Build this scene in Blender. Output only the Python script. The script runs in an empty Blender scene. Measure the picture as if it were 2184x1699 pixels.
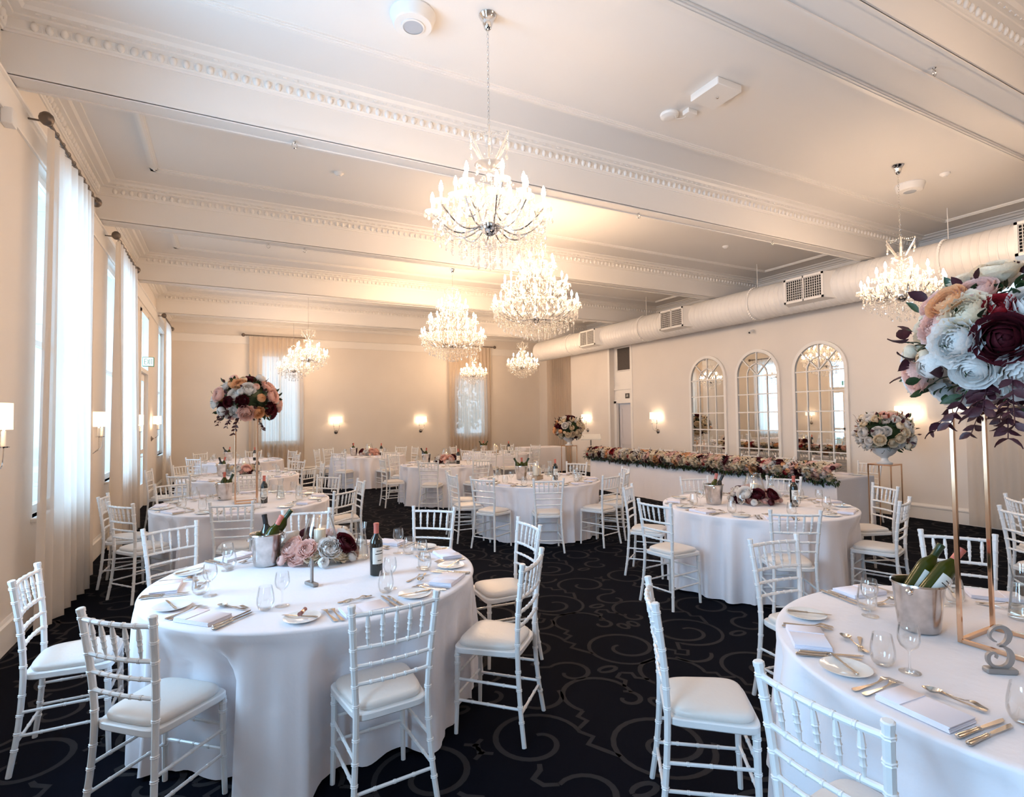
import bpy, math, random
import numpy as np
from mathutils import Vector, Matrix, Euler

rnd = random.Random(7)
sc = bpy.context.scene
COL = sc.collection
PI = math.pi

# ------------------------------------------------------------------ camera, world, light, exposure
cam_d = bpy.data.cameras.new('camera')
cam_d.sensor_width = 36.0
cam_d.lens = 1167.0 / 2184.0 * 36.0
cam_d.clip_start = 0.05
cam_d.clip_end = 200
cam = bpy.data.objects.new('camera', cam_d)
COL.objects.link(cam)
RX = Vector((0.88697852, -0.46165835, -0.01186073))
RD = Vector((0.00559937, 0.03643211, -0.99932044))
RF = Vector((0.46177674, 0.88630935, 0.0348995))
M = Matrix((RX, -RD, -RF)).transposed().to_4x4()
M.translation = Vector((0, 0, 1.67))
cam.matrix_world = M
sc.camera = cam

sc.view_settings.view_transform = 'Standard'
sc.view_settings.look = 'None'
sc.view_settings.gamma = 1.0
sc.view_settings.use_curve_mapping = False
sc.view_settings.exposure = 0.13
sc.cycles.use_denoising = True
sc.cycles.max_bounces = 8
sc.cycles.diffuse_bounces = 5
sc.cycles.glossy_bounces = 4
sc.cycles.transmission_bounces = 4
sc.cycles.transparent_max_bounces = 24
sc.cycles.caustics_reflective = False
sc.cycles.caustics_refractive = False
sc.cycles.sample_clamp_indirect = 6.0

world = bpy.data.worlds.new('world')
sc.world = world
world.use_nodes = True
bg = world.node_tree.nodes['Background']
bg.inputs[0].default_value = (0.62, 0.80, 1.0, 1)
bg.inputs[1].default_value = 2.2

TUNG = (1.0, 0.665, 0.41)
DAY = (0.45, 0.71, 1.0)
BULB_S = 235.0
DAY_W = 150.0


def area(name, loc, rot, sx, sy, energy, color):
    l = bpy.data.lights.new(name, 'AREA')
    l.shape = 'RECTANGLE'
    l.size = sx
    l.size_y = sy
    l.energy = energy
    l.color = color
    o = bpy.data.objects.new(name, l)
    o.location = loc
    o.rotation_euler = rot
    COL.objects.link(o)
    return o


XL, XR, XRR, YF, YB, ZC = -1.44, 9.74, 10.5, 17.9, -3.2, 4.62
WIN_L = [0.35, 3.45, 6.54, 9.6, 15.8]           # middles of the windows in the left wall
for wy in WIN_L:                                 # daylight standing outside each window
    area('daylight', (XL - 0.75, wy, 2.0 if wy < 4 else 2.4), (0, -PI / 2 - (0.15 if wy < 4 else 0.0), 0), 3.0, 1.5,
         DAY_W * (1.85 if wy < 4 else 0.62), DAY)
area('daylight', (XL - 0.6, 12.7, 2.2), (0, -PI / 2, 0), 3.0, 1.0, DAY_W * 0.5, DAY)
area('daylight', (1.45, YF + 0.75, 2.3), (-PI / 2, 0, 0), 1.5, 2.9, DAY_W * 0.35, DAY)
area('daylight', (7.65, YF + 0.75, 2.1), (-PI / 2, 0, 0), 1.5, 2.4, DAY_W * 0.25, DAY)
area('daylight', (XR + 1.6, 2.9, 2.8), (0, PI / 2, 0), 1.4, 1.5, DAY_W * 0.7, DAY)

# ------------------------------------------------------------------ materials


def mat(name, color, rough=0.5, metal=0.0, spec=0.5, bump=0.0, bscale=40, var=0.0, vscale=3.0, sheen=0.0, sss=0.0, coat=0.0):
    m = bpy.data.materials.new(name)
    m.use_nodes = True
    nt = m.node_tree
    b = nt.nodes['Principled BSDF']
    b.inputs['Base Color'].default_value = (*color, 1)
    b.inputs['Roughness'].default_value = rough
    b.inputs['Metallic'].default_value = metal
    b.inputs['Specular IOR Level'].default_value = spec
    if coat:
        b.inputs['Coat Weight'].default_value = coat
    if sheen:
        b.inputs['Sheen Weight'].default_value = sheen
    tc = None
    if bump or var:
        tc = nt.nodes.new('ShaderNodeTexCoord')
    if bump:
        n = nt.nodes.new('ShaderNodeTexNoise')
        n.inputs['Scale'].default_value = bscale
        n.inputs['Detail'].default_value = 3
        bp = nt.nodes.new('ShaderNodeBump')
        bp.inputs['Strength'].default_value = bump
        bp.inputs['Distance'].default_value = 0.01
        nt.links.new(tc.outputs['Object'], n.inputs['Vector'])
        nt.links.new(n.outputs['Fac'], bp.inputs['Height'])
        nt.links.new(bp.outputs['Normal'], b.inputs['Normal'])
    if var:
        n2 = nt.nodes.new('ShaderNodeTexNoise')
        n2.inputs['Scale'].default_value = vscale
        n2.inputs['Detail'].default_value = 4
        cr = nt.nodes.new('ShaderNodeValToRGB')
        cr.color_ramp.elements[0].position = 0.3
        cr.color_ramp.elements[0].color = (*[c * (1 - var) for c in color], 1)
        cr.color_ramp.elements[1].position = 0.7
        cr.color_ramp.elements[1].color = (*[min(1, c * (1 + var)) for c in color], 1)
        nt.links.new(tc.outputs['Object'], n2.inputs['Vector'])
        nt.links.new(n2.outputs['Fac'], cr.inputs['Fac'])
        nt.links.new(cr.outputs['Color'], b.inputs['Base Color'])
    return m


def emis(name, color, strength):
    m = bpy.data.materials.new(name)
    m.use_nodes = True
    nt = m.node_tree
    nt.nodes.clear()
    e = nt.nodes.new('ShaderNodeEmission')
    e.inputs[0].default_value = (*color, 1)
    e.inputs[1].default_value = strength
    o = nt.nodes.new('ShaderNodeOutputMaterial')
    nt.links.new(e.outputs[0], o.inputs[0])
    return m


def glass(name, tint=(0.985, 0.99, 0.99), refl=0.55, rough=0.04, base=0.05):
    m = bpy.data.materials.new(name)
    m.use_nodes = True
    nt = m.node_tree
    nt.nodes.clear()
    t = nt.nodes.new('ShaderNodeBsdfTransparent')
    t.inputs[0].default_value = (*tint, 1)
    g = nt.nodes.new('ShaderNodeBsdfGlossy')
    g.inputs[0].default_value = (1, 1, 1, 1)
    g.inputs['Roughness'].default_value = rough
    f = nt.nodes.new('ShaderNodeLayerWeight')
    f.inputs[0].default_value = 0.18
    mm = nt.nodes.new('ShaderNodeMath')
    mm.operation = 'MULTIPLY_ADD'
    mm.inputs[1].default_value = refl
    mm.inputs[2].default_value = base
    mx = nt.nodes.new('ShaderNodeMixShader')
    o = nt.nodes.new('ShaderNodeOutputMaterial')
    nt.links.new(f.outputs['Fresnel'], mm.inputs[0])
    nt.links.new(mm.outputs[0], mx.inputs[0])
    nt.links.new(t.outputs[0], mx.inputs[1])
    nt.links.new(g.outputs[0], mx.inputs[2])
    nt.links.new(mx.outputs[0], o.inputs[0])
    return m


def sheer(name, color, transp, transl):
    m = bpy.data.materials.new(name)
    m.use_nodes = True
    nt = m.node_tree
    nt.nodes.clear()
    d = nt.nodes.new('ShaderNodeBsdfDiffuse')
    d.inputs[0].default_value = (*color, 1)
    l = nt.nodes.new('ShaderNodeBsdfTranslucent')
    l.inputs[0].default_value = (*color, 1)
    t = nt.nodes.new('ShaderNodeBsdfTransparent')
    m1 = nt.nodes.new('ShaderNodeMixShader')
    m1.inputs[0].default_value = transl
    m2 = nt.nodes.new('ShaderNodeMixShader')
    m2.inputs[0].default_value = transp
    o = nt.nodes.new('ShaderNodeOutputMaterial')
    nt.links.new(d.outputs[0], m1.inputs[1])
    nt.links.new(l.outputs[0], m1.inputs[2])
    nt.links.new(m1.outputs[0], m2.inputs[1])
    nt.links.new(t.outputs[0], m2.inputs[2])
    nt.links.new(m2.outputs[0], o.inputs[0])
    return m


def crystal_mat():
    m = bpy.data.materials.new('crystal')
    m.use_nodes = True
    nt = m.node_tree
    nt.nodes.clear()
    d = nt.nodes.new('ShaderNodeBsdfTranslucent')
    d.inputs[0].default_value = (0.95, 0.93, 0.9, 1)
    g = nt.nodes.new('ShaderNodeBsdfGlossy')
    g.inputs['Roughness'].default_value = 0.12
    t = nt.nodes.new('ShaderNodeBsdfTransparent')
    m1 = nt.nodes.new('ShaderNodeMixShader')
    m1.inputs[0].default_value = 0.40
    m2 = nt.nodes.new('ShaderNodeMixShader')
    m2.inputs[0].default_value = 0.50
    o = nt.nodes.new('ShaderNodeOutputMaterial')
    nt.links.new(d.outputs[0], m1.inputs[1])
    nt.links.new(g.outputs[0], m1.inputs[2])
    nt.links.new(m1.outputs[0], m2.inputs[1])
    nt.links.new(t.outputs[0], m2.inputs[2])
    nt.links.new(m2.outputs[0], o.inputs[0])
    return m


WALL = mat('wall_paint', (0.74, 0.69, 0.635), 0.6, bump=0.05, bscale=120, var=0.02, vscale=1.5)
CEIL = mat('ceiling_paint', (0.78, 0.76, 0.735), 0.7, bump=0.04, bscale=60)
TRIM = mat('trim_paint', (0.80, 0.775, 0.74), 0.42)
CARPET = mat('carpet_navy', (0.0022, 0.0030, 0.0075), 0.95, spec=0.08, bump=0.5, bscale=500)
CARPETLINE = mat('carpet_scroll', (0.034, 0.032, 0.034), 0.95, spec=0.08, bump=0.5, bscale=500)
CHAIR = mat('chair_white', (0.80, 0.80, 0.80), 0.32, coat=0.15)
SEAT = mat('seat_vinyl', (0.74, 0.70, 0.66), 0.38, bump=0.12, bscale=45)
CLOTH = mat('white_linen', (0.83, 0.81, 0.85), 0.85, bump=0.25, bscale=18, sheen=0.15)
NAPKIN = mat('napkin_linen', (0.82, 0.80, 0.88), 0.9)
STEEL = mat('cutlery_steel', (0.62, 0.58, 0.53), 0.16, metal=1.0)
BUCKET = mat('bucket_steel', (0.62, 0.59, 0.57), 0.22, metal=1.0, var=0.22, vscale=16, bump=0.04, bscale=12)
CHROME = mat('chrome', (0.75, 0.74, 0.73), 0.08, metal=1.0)
PEWTER = mat('pewter', (0.24, 0.21, 0.19), 0.35, metal=0.9)
ROD = mat('rod_bronze', (0.16, 0.13, 0.11), 0.4, metal=0.7)
GOLD = mat('rose_gold', (0.80, 0.52, 0.34), 0.14, metal=1.0)
PLATE = mat('porcelain', (0.82, 0.84, 0.84), 0.12)
GLASS = glass('clear_glass')
WATER = glass('water', (0.90, 0.93, 0.93), 0.8, 0.03, 0.03)
PANE = glass('window_pane', (0.9, 0.95, 0.97), 0.5, 0.01, 0.03)
SHEER = sheer('sheer_curtain', (0.80, 0.75, 0.69), 0.17, 0.55)
SHEER2 = sheer('sheer_curtain_back', (0.72, 0.62, 0.52), 0.16, 0.45)
CRYSTAL = crystal_mat()
BULB = emis('bulb_glow', TUNG, BULB_S)
SHADE_E = emis('lampshade_glow', (1.0, 0.78, 0.56), 1.7)
SCB = emis('sconce_bulb', TUNG, 85)
CANDLE = mat('candle_wax', (0.86, 0.78, 0.64), 0.5)
FLAME = emis('flame', (1.0, 0.55, 0.2), 14)
SLEEVE = mat('candle_sleeve', (0.85, 0.82, 0.76), 0.5)
BOT_D = mat('bottle_dark', (0.006, 0.007, 0.006), 0.06, coat=0.5)
BOT_G = mat('bottle_green', (0.035, 0.040, 0.003), 0.12, spec=0.3)
CAP_P = mat('capsule_salmon', (0.56, 0.15, 0.11), 0.35)
CAP_D = mat('capsule_black', (0.012, 0.012, 0.014), 0.3)
CAP_G = mat('capsule_green', (0.012, 0.035, 0.01), 0.3)
LABEL = mat('bottle_label', (0.72, 0.69, 0.63), 0.6)
MIRROR = mat('mirror_glass', (0.86, 0.86, 0.84), 0.015, metal=1.0)
VENTD = mat('vent_dark', (0.02, 0.018, 0.016), 0.8)
VENTG = mat('vent_grey', (0.20, 0.175, 0.16), 0.6)
DOORM = mat('door_paint', (0.62, 0.60, 0.62), 0.45)
BLACK = mat('sign_black', (0.03, 0.025, 0.022), 0.4)
SPKG = mat('speaker_mesh', (0.42, 0.46, 0.52), 0.6)
GREENS = mat('sign_green', (0.03, 0.25, 0.12), 0.4)
EXITW = emis('sign_lit', (0.80, 0.95, 1.0), 1.4)
PLASTIC = mat('white_plastic', (0.78, 0.77, 0.75), 0.35)
FL = {
    'white': mat('petal_white', (0.86, 0.84, 0.82), 0.7, var=0.06, vscale=9),
    'cream': mat('petal_cream', (0.88, 0.78, 0.62), 0.7, var=0.08, vscale=9),
    'blush': mat('petal_blush', (0.88, 0.62, 0.55), 0.7, var=0.12, vscale=9),
    'peach': mat('petal_peach', (0.84, 0.50, 0.27), 0.7, var=0.15, vscale=9),
    'dusty': mat('petal_dusty', (0.50, 0.24, 0.20), 0.7, var=0.15, vscale=9),
    'wine': mat('petal_wine', (0.085, 0.006, 0.014), 0.6, var=0.3, vscale=9),
    'red': mat('petal_red', (0.32, 0.012, 0.02), 0.6, var=0.2, vscale=9),
}
for m_ in FL.values():
    nt_ = m_.node_tree
    b_ = nt_.nodes['Principled BSDF']
    tr_ = nt_.nodes.new('ShaderNodeBsdfTranslucent')
    mx_ = nt_.nodes.new('ShaderNodeMixShader')
    mx_.inputs[0].default_value = 0.38
    src = b_.inputs['Base Color'].links[0].from_socket
    nt_.links.new(src, tr_.inputs[0])
    nt_.links.new(b_.outputs[0], mx_.inputs[1])
    nt_.links.new(tr_.outputs[0], mx_.inputs[2])
    nt_.links.new(mx_.outputs[0], nt_.nodes['Material Output'].inputs[0])
LEAF_G = mat('leaf_green', (0.025, 0.055, 0.018), 0.5, var=0.35, vscale=12)
LEAF_W = mat('leaf_burgundy', (0.055, 0.012, 0.02), 0.45, var=0.3, vscale=12)
LEAF_R = mat('leaf_rust', (0.22, 0.035, 0.015), 0.5, var=0.3, vscale=12)
TREE = mat('tree_leaves', (0.03, 0.07, 0.03), 0.7)
BARK = mat('bark', (0.05, 0.035, 0.025), 0.9)
GRASS = mat('outside_ground', (0.15, 0.18, 0.12), 0.9)
URN = mat('urn_white', (0.80, 0.79, 0.78), 0.4)

# ------------------------------------------------------------------ mesh helpers


class MB:
    def __init__(s):
        s.v = []
        s.f = []
        s.n = 0

    def add(s, V, F):
        s.v.extend([tuple(map(float, p)) for p in V])
        n = s.n
        s.f.extend([tuple(i + n for i in f) for f in F])
        s.n += len(V)
        return s

    def xform_add(s, other, mtx):
        V = np.array(other.v)
        Mx = np.array(mtx)
        V = V @ Mx[:3, :3].T + Mx[:3, 3]
        s.add(V, other.f)
        return s

    def box(s, x0, x1, y0, y1, z0, z1, ch=0.0):
        if ch <= 0:
            V = [(x, y, z) for z in (z0, z1) for y in (y0, y1) for x in (x0, x1)]
            F = [(0, 2, 3, 1), (4, 5, 7, 6), (0, 1, 5, 4), (2, 6, 7, 3), (0, 4, 6, 2), (1, 3, 7, 5)]
            return s.add(V, F)
        c = ch
        return s.prism([(x0 + c, y0), (x1 - c, y0), (x1, y0 + c), (x1, y1 - c), (x1 - c, y1), (x0 + c, y1), (x0, y1 - c), (x0, y0 + c)], z0, z1, ch=c)

    def prism(s, poly, z0, z1, ch=0.0, mtx=None):
        n = len(poly)
        rings = []
        if ch > 0:
            cx = sum(p[0] for p in poly) / n
            cy = sum(p[1] for p in poly) / n

            def ins(k):
                out = []
                for p in poly:
                    dx, dy = p[0] - cx, p[1] - cy
                    L = math.hypot(dx, dy) or 1
                    out.append((p[0] - dx / L * k, p[1] - dy / L * k))
                return out
            rings = [(ins(ch), z0), (poly, z0 + ch), (poly, z1 - ch), (ins(ch), z1)]
        else:
            rings = [(poly, z0), (poly, z1)]
        V = []
        for P, z in rings:
            V += [(p[0], p[1], z) for p in P]
        F = []
        for r in range(len(rings) - 1):
            for i in range(n):
                j = (i + 1) % n
                F.append((r * n + i, r * n + j, (r + 1) * n + j, (r + 1) * n + i))
        F.append(tuple(range(n - 1, -1, -1)))
        F.append(tuple((len(rings) - 1) * n + i for i in range(n)))
        if mtx is not None:
            V = [tuple(mtx @ Vector(p)) for p in V]
        return s.add(V, F)

    def lathe(s, prof, seg=24, c=(0, 0, 0), mtx=None, sx=1.0, sy=1.0, capb=True, capt=True):
        V = []
        F = []
        n = len(prof)
        for r, z in prof:
            for k in range(seg):
                a = 2 * PI * k / seg
                V.append((c[0] + r * math.cos(a) * sx, c[1] + r * math.sin(a) * sy, c[2] + z))
        for i in range(n - 1):
            for k in range(seg):
                k2 = (k + 1) % seg
                F.append((i * seg + k, i * seg + k2, (i + 1) * seg + k2, (i + 1) * seg + k))
        if capb and prof[0][0] > 1e-5:
            F.append(tuple(range(seg - 1, -1, -1)))
        if capt and prof[-1][0] > 1e-5:
            F.append(tuple((n - 1) * seg + k for k in range(seg)))
        if mtx is not None:
            V = [tuple(mtx @ Vector(p)) for p in V]
        return s.add(V, F)

    def tube(s, pts, rad, seg=8, cap=True):
        pts = [Vector(p) for p in pts]
        n = len(pts)
        if not hasattr(rad, '__len__'):
            rad = [rad] * n
        tang = []
        for i in range(n):
            a = pts[max(0, i - 1)]
            b = pts[min(n - 1, i + 1)]
            t = (b - a)
            if t.length < 1e-9:
                t = tang[-1] if tang else Vector((0, 0, 1))
            tang.append(t.normalized())
        up = Vector((0, 0, 1)) if abs(tang[0].z) < 0.9 else Vector((1, 0, 0))
        u = tang[0].cross(up).normalized()
        V = []
        for i in range(n):
            t = tang[i]
            u = (u - t * u.dot(t))
            u = u.normalized() if u.length > 1e-6 else t.orthogonal().normalized()
            w = t.cross(u)
            for k in range(seg):
                a = 2 * PI * k / seg
                V.append(pts[i] + (u * math.cos(a) + w * math.sin(a)) * rad[i])
        F = []
        for i in range(n - 1):
            for k in range(seg):
                k2 = (k + 1) % seg
                F.append((i * seg + k, i * seg + k2, (i + 1) * seg + k2, (i + 1) * seg + k))
        if cap:
            F.append(tuple(range(seg - 1, -1, -1)))
            F.append(tuple((n - 1) * seg + k for k in range(seg)))
        return s.add(V, F)

    def grid(s, fn, nu, nv, wrapu=False):
        V = []
        for j in range(nv + 1):
            for i in range(nu + (0 if wrapu else 1)):
                V.append(fn(i / nu, j / nv))
        w = nu if wrapu else nu + 1
        F = []
        for j in range(nv):
            for i in range(nu):
                i2 = (i + 1) % w
                F.append((j * w + i, j * w + i2, (j + 1) * w + i2, (j + 1) * w + i))
        return s.add(V, F)

    def mesh(s, name, m, sharp=35, flat=False):
        me = bpy.data.meshes.new(name)
        me.from_pydata(s.v, [], s.f)
        if m is not None:
            me.materials.append(m)
        if not flat:
            me.polygons.foreach_set('use_smooth', [True] * len(me.polygons))
            me.set_sharp_from_angle(angle=math.radians(sharp))
        me.update()
        return me

    def build(s, name, m, parent=None, **k):
        return obj(name, s.mesh(name, m, **k), parent)


def obj(name, me, parent=None, loc=None, rot=None, scale=None):
    o = bpy.data.objects.new(name, me)
    COL.objects.link(o)
    if parent is not None:
        o.parent = parent
    if loc is not None:
        o.location = loc
    if rot is not None:
        o.rotation_euler = rot
    if scale is not None:
        o.scale = scale if hasattr(scale, '__len__') else (scale,) * 3
    return o


def tag(o, label=None, cat=None, group=None, kind=None):
    if label:
        o['label'] = label
    if cat:
        o['category'] = cat
    if group:
        o['group'] = group
    if kind:
        o['kind'] = kind
    return o


def thing(name, loc, rotz=0.0, label=None, cat=None, group=None):
    o = bpy.data.objects.new(name, None)
    COL.objects.link(o)
    o.location = loc
    o.rotation_euler = (0, 0, rotz)
    o.empty_display_size = 0.1
    return tag(o, label, cat, group)


def struct(mb, name, m, parent=None, **k):
    o = mb.build(name, m, parent, **k)
    if parent is None:
        o['kind'] = 'structure'
    return o


def dup(root, loc=None, rot=None, label=None, group=None, parent=None):
    r = root.copy()
    COL.objects.link(r)
    if parent is not None:
        r.parent = parent
    if loc is not None:
        r.location = loc
    if rot is not None:
        r.rotation_euler = rot
    if label:
        r['label'] = label
    if group:
        r['group'] = group
    for ch in list(root.children):
        dup(ch, parent=r)
    return r


used = set()


class Proto:
    """first placement uses the object itself, later ones copy the tree"""

    def __init__(s, root):
        s.root = root
        s.first = True

    def place(s, loc, rot, label, group=None):
        if s.first:
            s.first = False
            r = s.root
            r.location = loc
            r.rotation_euler = rot
            r['label'] = label
            if group:
                r['group'] = group
            return r
        return dup(s.root, loc, rot, label, group)


# ------------------------------------------------------------------ room shell
# floor
f = MB().box(XL - 0.4, XRR + 0.3, YB, YF + 0.3, -0.12, 0.0)
floor = struct(f, 'floor', CARPET, flat=True)


def ribbon(mb, pts, w, z):
    n = len(pts)
    V = []
    for i in range(n):
        a = pts[max(0, i - 1)]
        b = pts[min(n - 1, i + 1)]
        dx, dy = b[0] - a[0], b[1] - a[1]
        L = math.hypot(dx, dy) or 1
        nx, ny = -dy / L, dx / L
        ww = w * (0.75 + 0.25 * math.sin(PI * i / (n - 1)))
        V.append((pts[i][0] + nx * ww / 2, pts[i][1] + ny * ww / 2, z))
        V.append((pts[i][0] - nx * ww / 2, pts[i][1] - ny * ww / 2, z))
    F = [(2 * i, 2 * i + 1, 2 * i + 3, 2 * i + 2) for i in range(n - 1)]
    mb.add(V, F)


def spiral(cx, cy, r0, r1, a0, a1, n=26):
    out = []
    for i in range(n):
        t = i / (n - 1)
        r = r0 + (r1 - r0) * t ** 1.6
        a = math.radians(a0 + (a1 - a0) * t)
        out.append((cx + r * math.cos(a), cy + r * math.sin(a)))
    return out


def arc(cx, cy, r, a0, a1, n=14, ry=None):
    ry = ry or r
    return [(cx + r * math.cos(math.radians(a0 + (a1 - a0) * i / (n - 1))), cy + ry * math.sin(math.radians(a0 + (a1 - a0) * i / (n - 1)))) for i in range(n)]


motif = [
    spiral(0.30, 0.28, 0.27, 0.05, -60, 430, 36),
    spiral(0.30, 0.28, 0.27, 0.24, -60, -150, 10) + [(0.02, 0.06), (0.06, 0.02), (0.0, -0.04)],
    spiral(0.86, 0.62, 0.25, 0.045, 190, -230, 34),
    [(0.62, 0.58), (0.58, 0.50), (0.64, 0.46), (0.60, 0.38), (0.56, 0.30)],
    arc(0.30, 0.84, 0.21, -30, 200, 18),
    spiral(0.17, 0.72, 0.085, 0.03, 110, 400, 14),
    arc(0.62, 1.0, 0.14, 180, 330, 12),
    [(0.48, 0.735), (0.54, 0.70), (0.52, 0.64), (0.60, 0.60)],
    arc(0.62, 0.06, 0.065, 0, 360, 14, 0.035),
    arc(0.05, 0.60, 0.035, 0, 360, 12, 0.055),
    spiral(0.86, 0.14, 0.15, 0.04, 60, 380, 20),
    [(0.935, 0.27), (1.0, 0.30), (1.02, 0.36), (0.96, 0.40), (0.94, 0.44)],
    [(1.10, 0.62), (1.16, 0.66), (1.14, 0.72), (1.20, 0.76)],
    [(0.10, 0.84), (0.04, 0.90), (0.06, 0.96), (0.0, 1.0)],
]
cp = MB()
CW, CH_ = 1.15, 1.02
nx = int((XRR - XL) / CW) + 2
ny = int((YF - YB) / CH_) + 2
for j in range(ny):
    for i in range(nx):
        ox = XL - 0.3 + i * CW + (0.5 * CW if j % 2 else 0)
        oy = YB + j * CH_
        fl = (i + j) % 2
        for pl in motif:
            P = [((CW - x if fl else x) + ox, y + oy) for x, y in pl]
            P = [q for q in P if XL < q[0] < XRR - 0.01 and YB < q[1] < YF]
            if len(P) > 2:
                ribbon(cp, P, 0.032, 0.0015)
tag(cp.build('scroll_pattern', CARPETLINE, floor, flat=True), kind='stuff')

# ceiling and beams
ceiling = struct(MB().box(XL - 0.4, XRR + 0.3, YB, YF + 0.3, ZC, ZC + 0.2), 'ceiling', CEIL, flat=True)
BEAMS = [(-1.37, -1.16), (1.87, 2.09), (5.03, 5.22), (8.21, 8.41), (11.45, 11.65), (14.70, 14.90)]
PROF = [(0, -0.155), (0.014, -0.155), (0.018, -0.142), (0.03, -0.138), (0.036, -0.128), (0.046, -0.068), (0.088, -0.062), (0.092, -0.050), (0.15, -0.044), (0.17, -0.022), (0.205, -0.016), (0.225, -0.012), (0.228, 0.0), (0, 0)]


def run_profile(mb, prof, p0, p1, nrm, zt):
    """extrude profile (offset along nrm, drop) from p0 to p1"""
    n = len(prof)
    V = []
    for p in (p0, p1):
        for o_, dz in prof:
            V.append((p[0] + nrm[0] * o_, p[1] + nrm[1] * o_, zt + dz))
    F = [(i, (i + 1) % n, n + (i + 1) % n, n + i) for i in range(n)]
    F += [tuple(range(n - 1, -1, -1)), tuple(range(n, 2 * n))]
    mb.add(V, F)


egg = MB()
egg.lathe([(0.0, -0.034), (0.017, -0.027), (0.026, -0.006), (0.025, 0.012), (0.015, 0.030), (0.0, 0.034)], 6)
EG = egg


def eggs(mb, p0, p1, nrm, zt, step=0.085):
    L = math.hypot(p1[0] - p0[0], p1[1] - p0[1])
    n = int(L / step)
    for i in range(n):
        t = (i + 0.5) / n
        x = p0[0] + (p1[0] - p0[0]) * t + nrm[0] * 0.04
        y = p0[1] + (p1[1] - p0[1]) * t + nrm[1] * 0.04
        mb.xform_add(EG, Matrix.Translation((x, y, zt - 0.098)))
        t = (i + 1.0) / n
        x = p0[0] + (p1[0] - p0[0]) * t + nrm[0] * 0.04
        y = p0[1] + (p1[1] - p0[1]) * t + nrm[1] * 0.04
        d = 0.004
        mb.box(x - d, x + d, y - d, y + d, zt - 0.125, zt - 0.07)
        # bead row above
        mb.box(x - 0.011 * abs(nrm[1]) - 0.006, x + 0.011 * abs(nrm[1]) + 0.006,
               y - 0.011 * abs(nrm[0]) + nrm[1] * 0.085 - 0.006, y + 0.011 * abs(nrm[0]) + nrm[1] * 0.085 + 0.006, zt - 0.056, zt - 0.043) if nrm[0] == 0 else None


for k, (a, b) in enumerate(BEAMS):
    mb = MB()
    mb.box(XL - 0.01, XRR + 0.01, a, b, 4.16, ZC + 0.01)
    for yy, s_ in ((a, -1), (b, 1)):
        mb.box(XL, XRR, min(yy, yy + s_ * 0.012), max(yy, yy + s_ * 0.012), 4.165, 4.192)
        mb.box(XL, XRR, min(yy, yy + s_ * 0.006), max(yy, yy + s_ * 0.006), 4.192, 4.21)
        e0 = yy - s_ * 0.0
        mb.box(XL, XRR, min(e0, e0 - s_ * 0.022), max(e0, e0 - s_ * 0.022), 4.15, 4.165)
    bm_o = struct(mb, 'trim_beam', CEIL, flat=True)
    for yy, s_ in ((a, -1), (b, 1)):
        c_ = MB()
        run_profile(c_, PROF, (XL, yy), (XRR, yy), (0, s_), ZC)
        c_.build('cornice', TRIM, bm_o, flat=True)
        if k > 0:
            e_ = MB()
            eggs(e_, (XL + 0.15, yy), (XRR, yy), (0, s_), ZC)
            tag(e_.build('egg_and_dart', TRIM, bm_o, sharp=60), kind='stuff')

edges = [YB] + [v for ab in BEAMS for v in ab] + [YF]
bays = [(edges[i], edges[i + 1]) for i in range(0, len(edges), 2)]
for k, (a, b) in enumerate(bays):
    if b - a < 1.5:
        continue
    # rectangular panel moulding on the ceiling of the bay
    mb = MB()
    x0, x1, y0, y1 = XL + 0.63, XRR - 0.66, a + 0.68, b - 0.68
    if k == len(bays) - 1:
        y1 = b - 0.75
    for w_, d_ in ((0.085, 0.014), (0.06, 0.024), (0.022, 0.032)):
        o_ = (0.085 - w_) / 2
        for (p, q, r, s_) in ((x0 + o_, x1 - o_, y0 + o_, y0 + o_ + w_), (x0 + o_, x1 - o_, y1 - o_ - w_, y1 - o_), (x0 + o_, x0 + o_ + w_, y0 + o_, y1 - o_), (x1 - o_ - w_, x1 - o_, y0 + o_, y1 - o_)):
            mb.box(p, q, r, s_, ZC - d_, ZC)
    struct(mb, 'trim_ceiling_panel', TRIM, flat=True)
    # wall cornices of this bay
    for (p, n_) in ((XL, 1), (XRR, -1)):
        c_ = MB()
        run_profile(c_, PROF, (p, a), (p, b), (n_, 0), ZC)
        co = struct(c_, 'trim_cornice', TRIM, flat=True)
        e_ = MB()
        if n_ == 1 and k > 0:
            eggs(e_, (p, a + 0.1), (p, b - 0.1), (n_, 0), ZC)
            tag(e_.build('egg_and_dart', TRIM, co, sharp=60), kind='stuff')
c_ = MB()
run_profile(c_, PROF, (XL, YF), (XRR, YF), (0, -1), ZC)
struct(c_, 'trim_cornice', TRIM, flat=True)

# left wall with window openings and a glazed door
WH, WS, WT = 0.6, 0.88, 3.90   # half width, sill, head


def wall_with_openings(mb, axis, c0, c1, a0, a1, opens, ztop):
    """wall slab; axis 'y': runs along y with x in c0..c1; opens = (lo, hi, z0, z1)"""
    def bx(lo, hi, z0, z1):
        if hi - lo < 1e-4 or z1 - z0 < 1e-4:
            return
        if axis == 'y':
            mb.box(c0, c1, lo, hi, z0, z1)
        else:
            mb.box(lo, hi, c0, c1, z0, z1)
    cur = a0
    for lo, hi, z0, z1 in sorted(opens):
        bx(cur, lo, 0, ztop)
        bx(lo, hi, 0, z0)
        bx(lo, hi, z1, ztop)
        cur = hi
    bx(cur, a1, 0, ztop)


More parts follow.
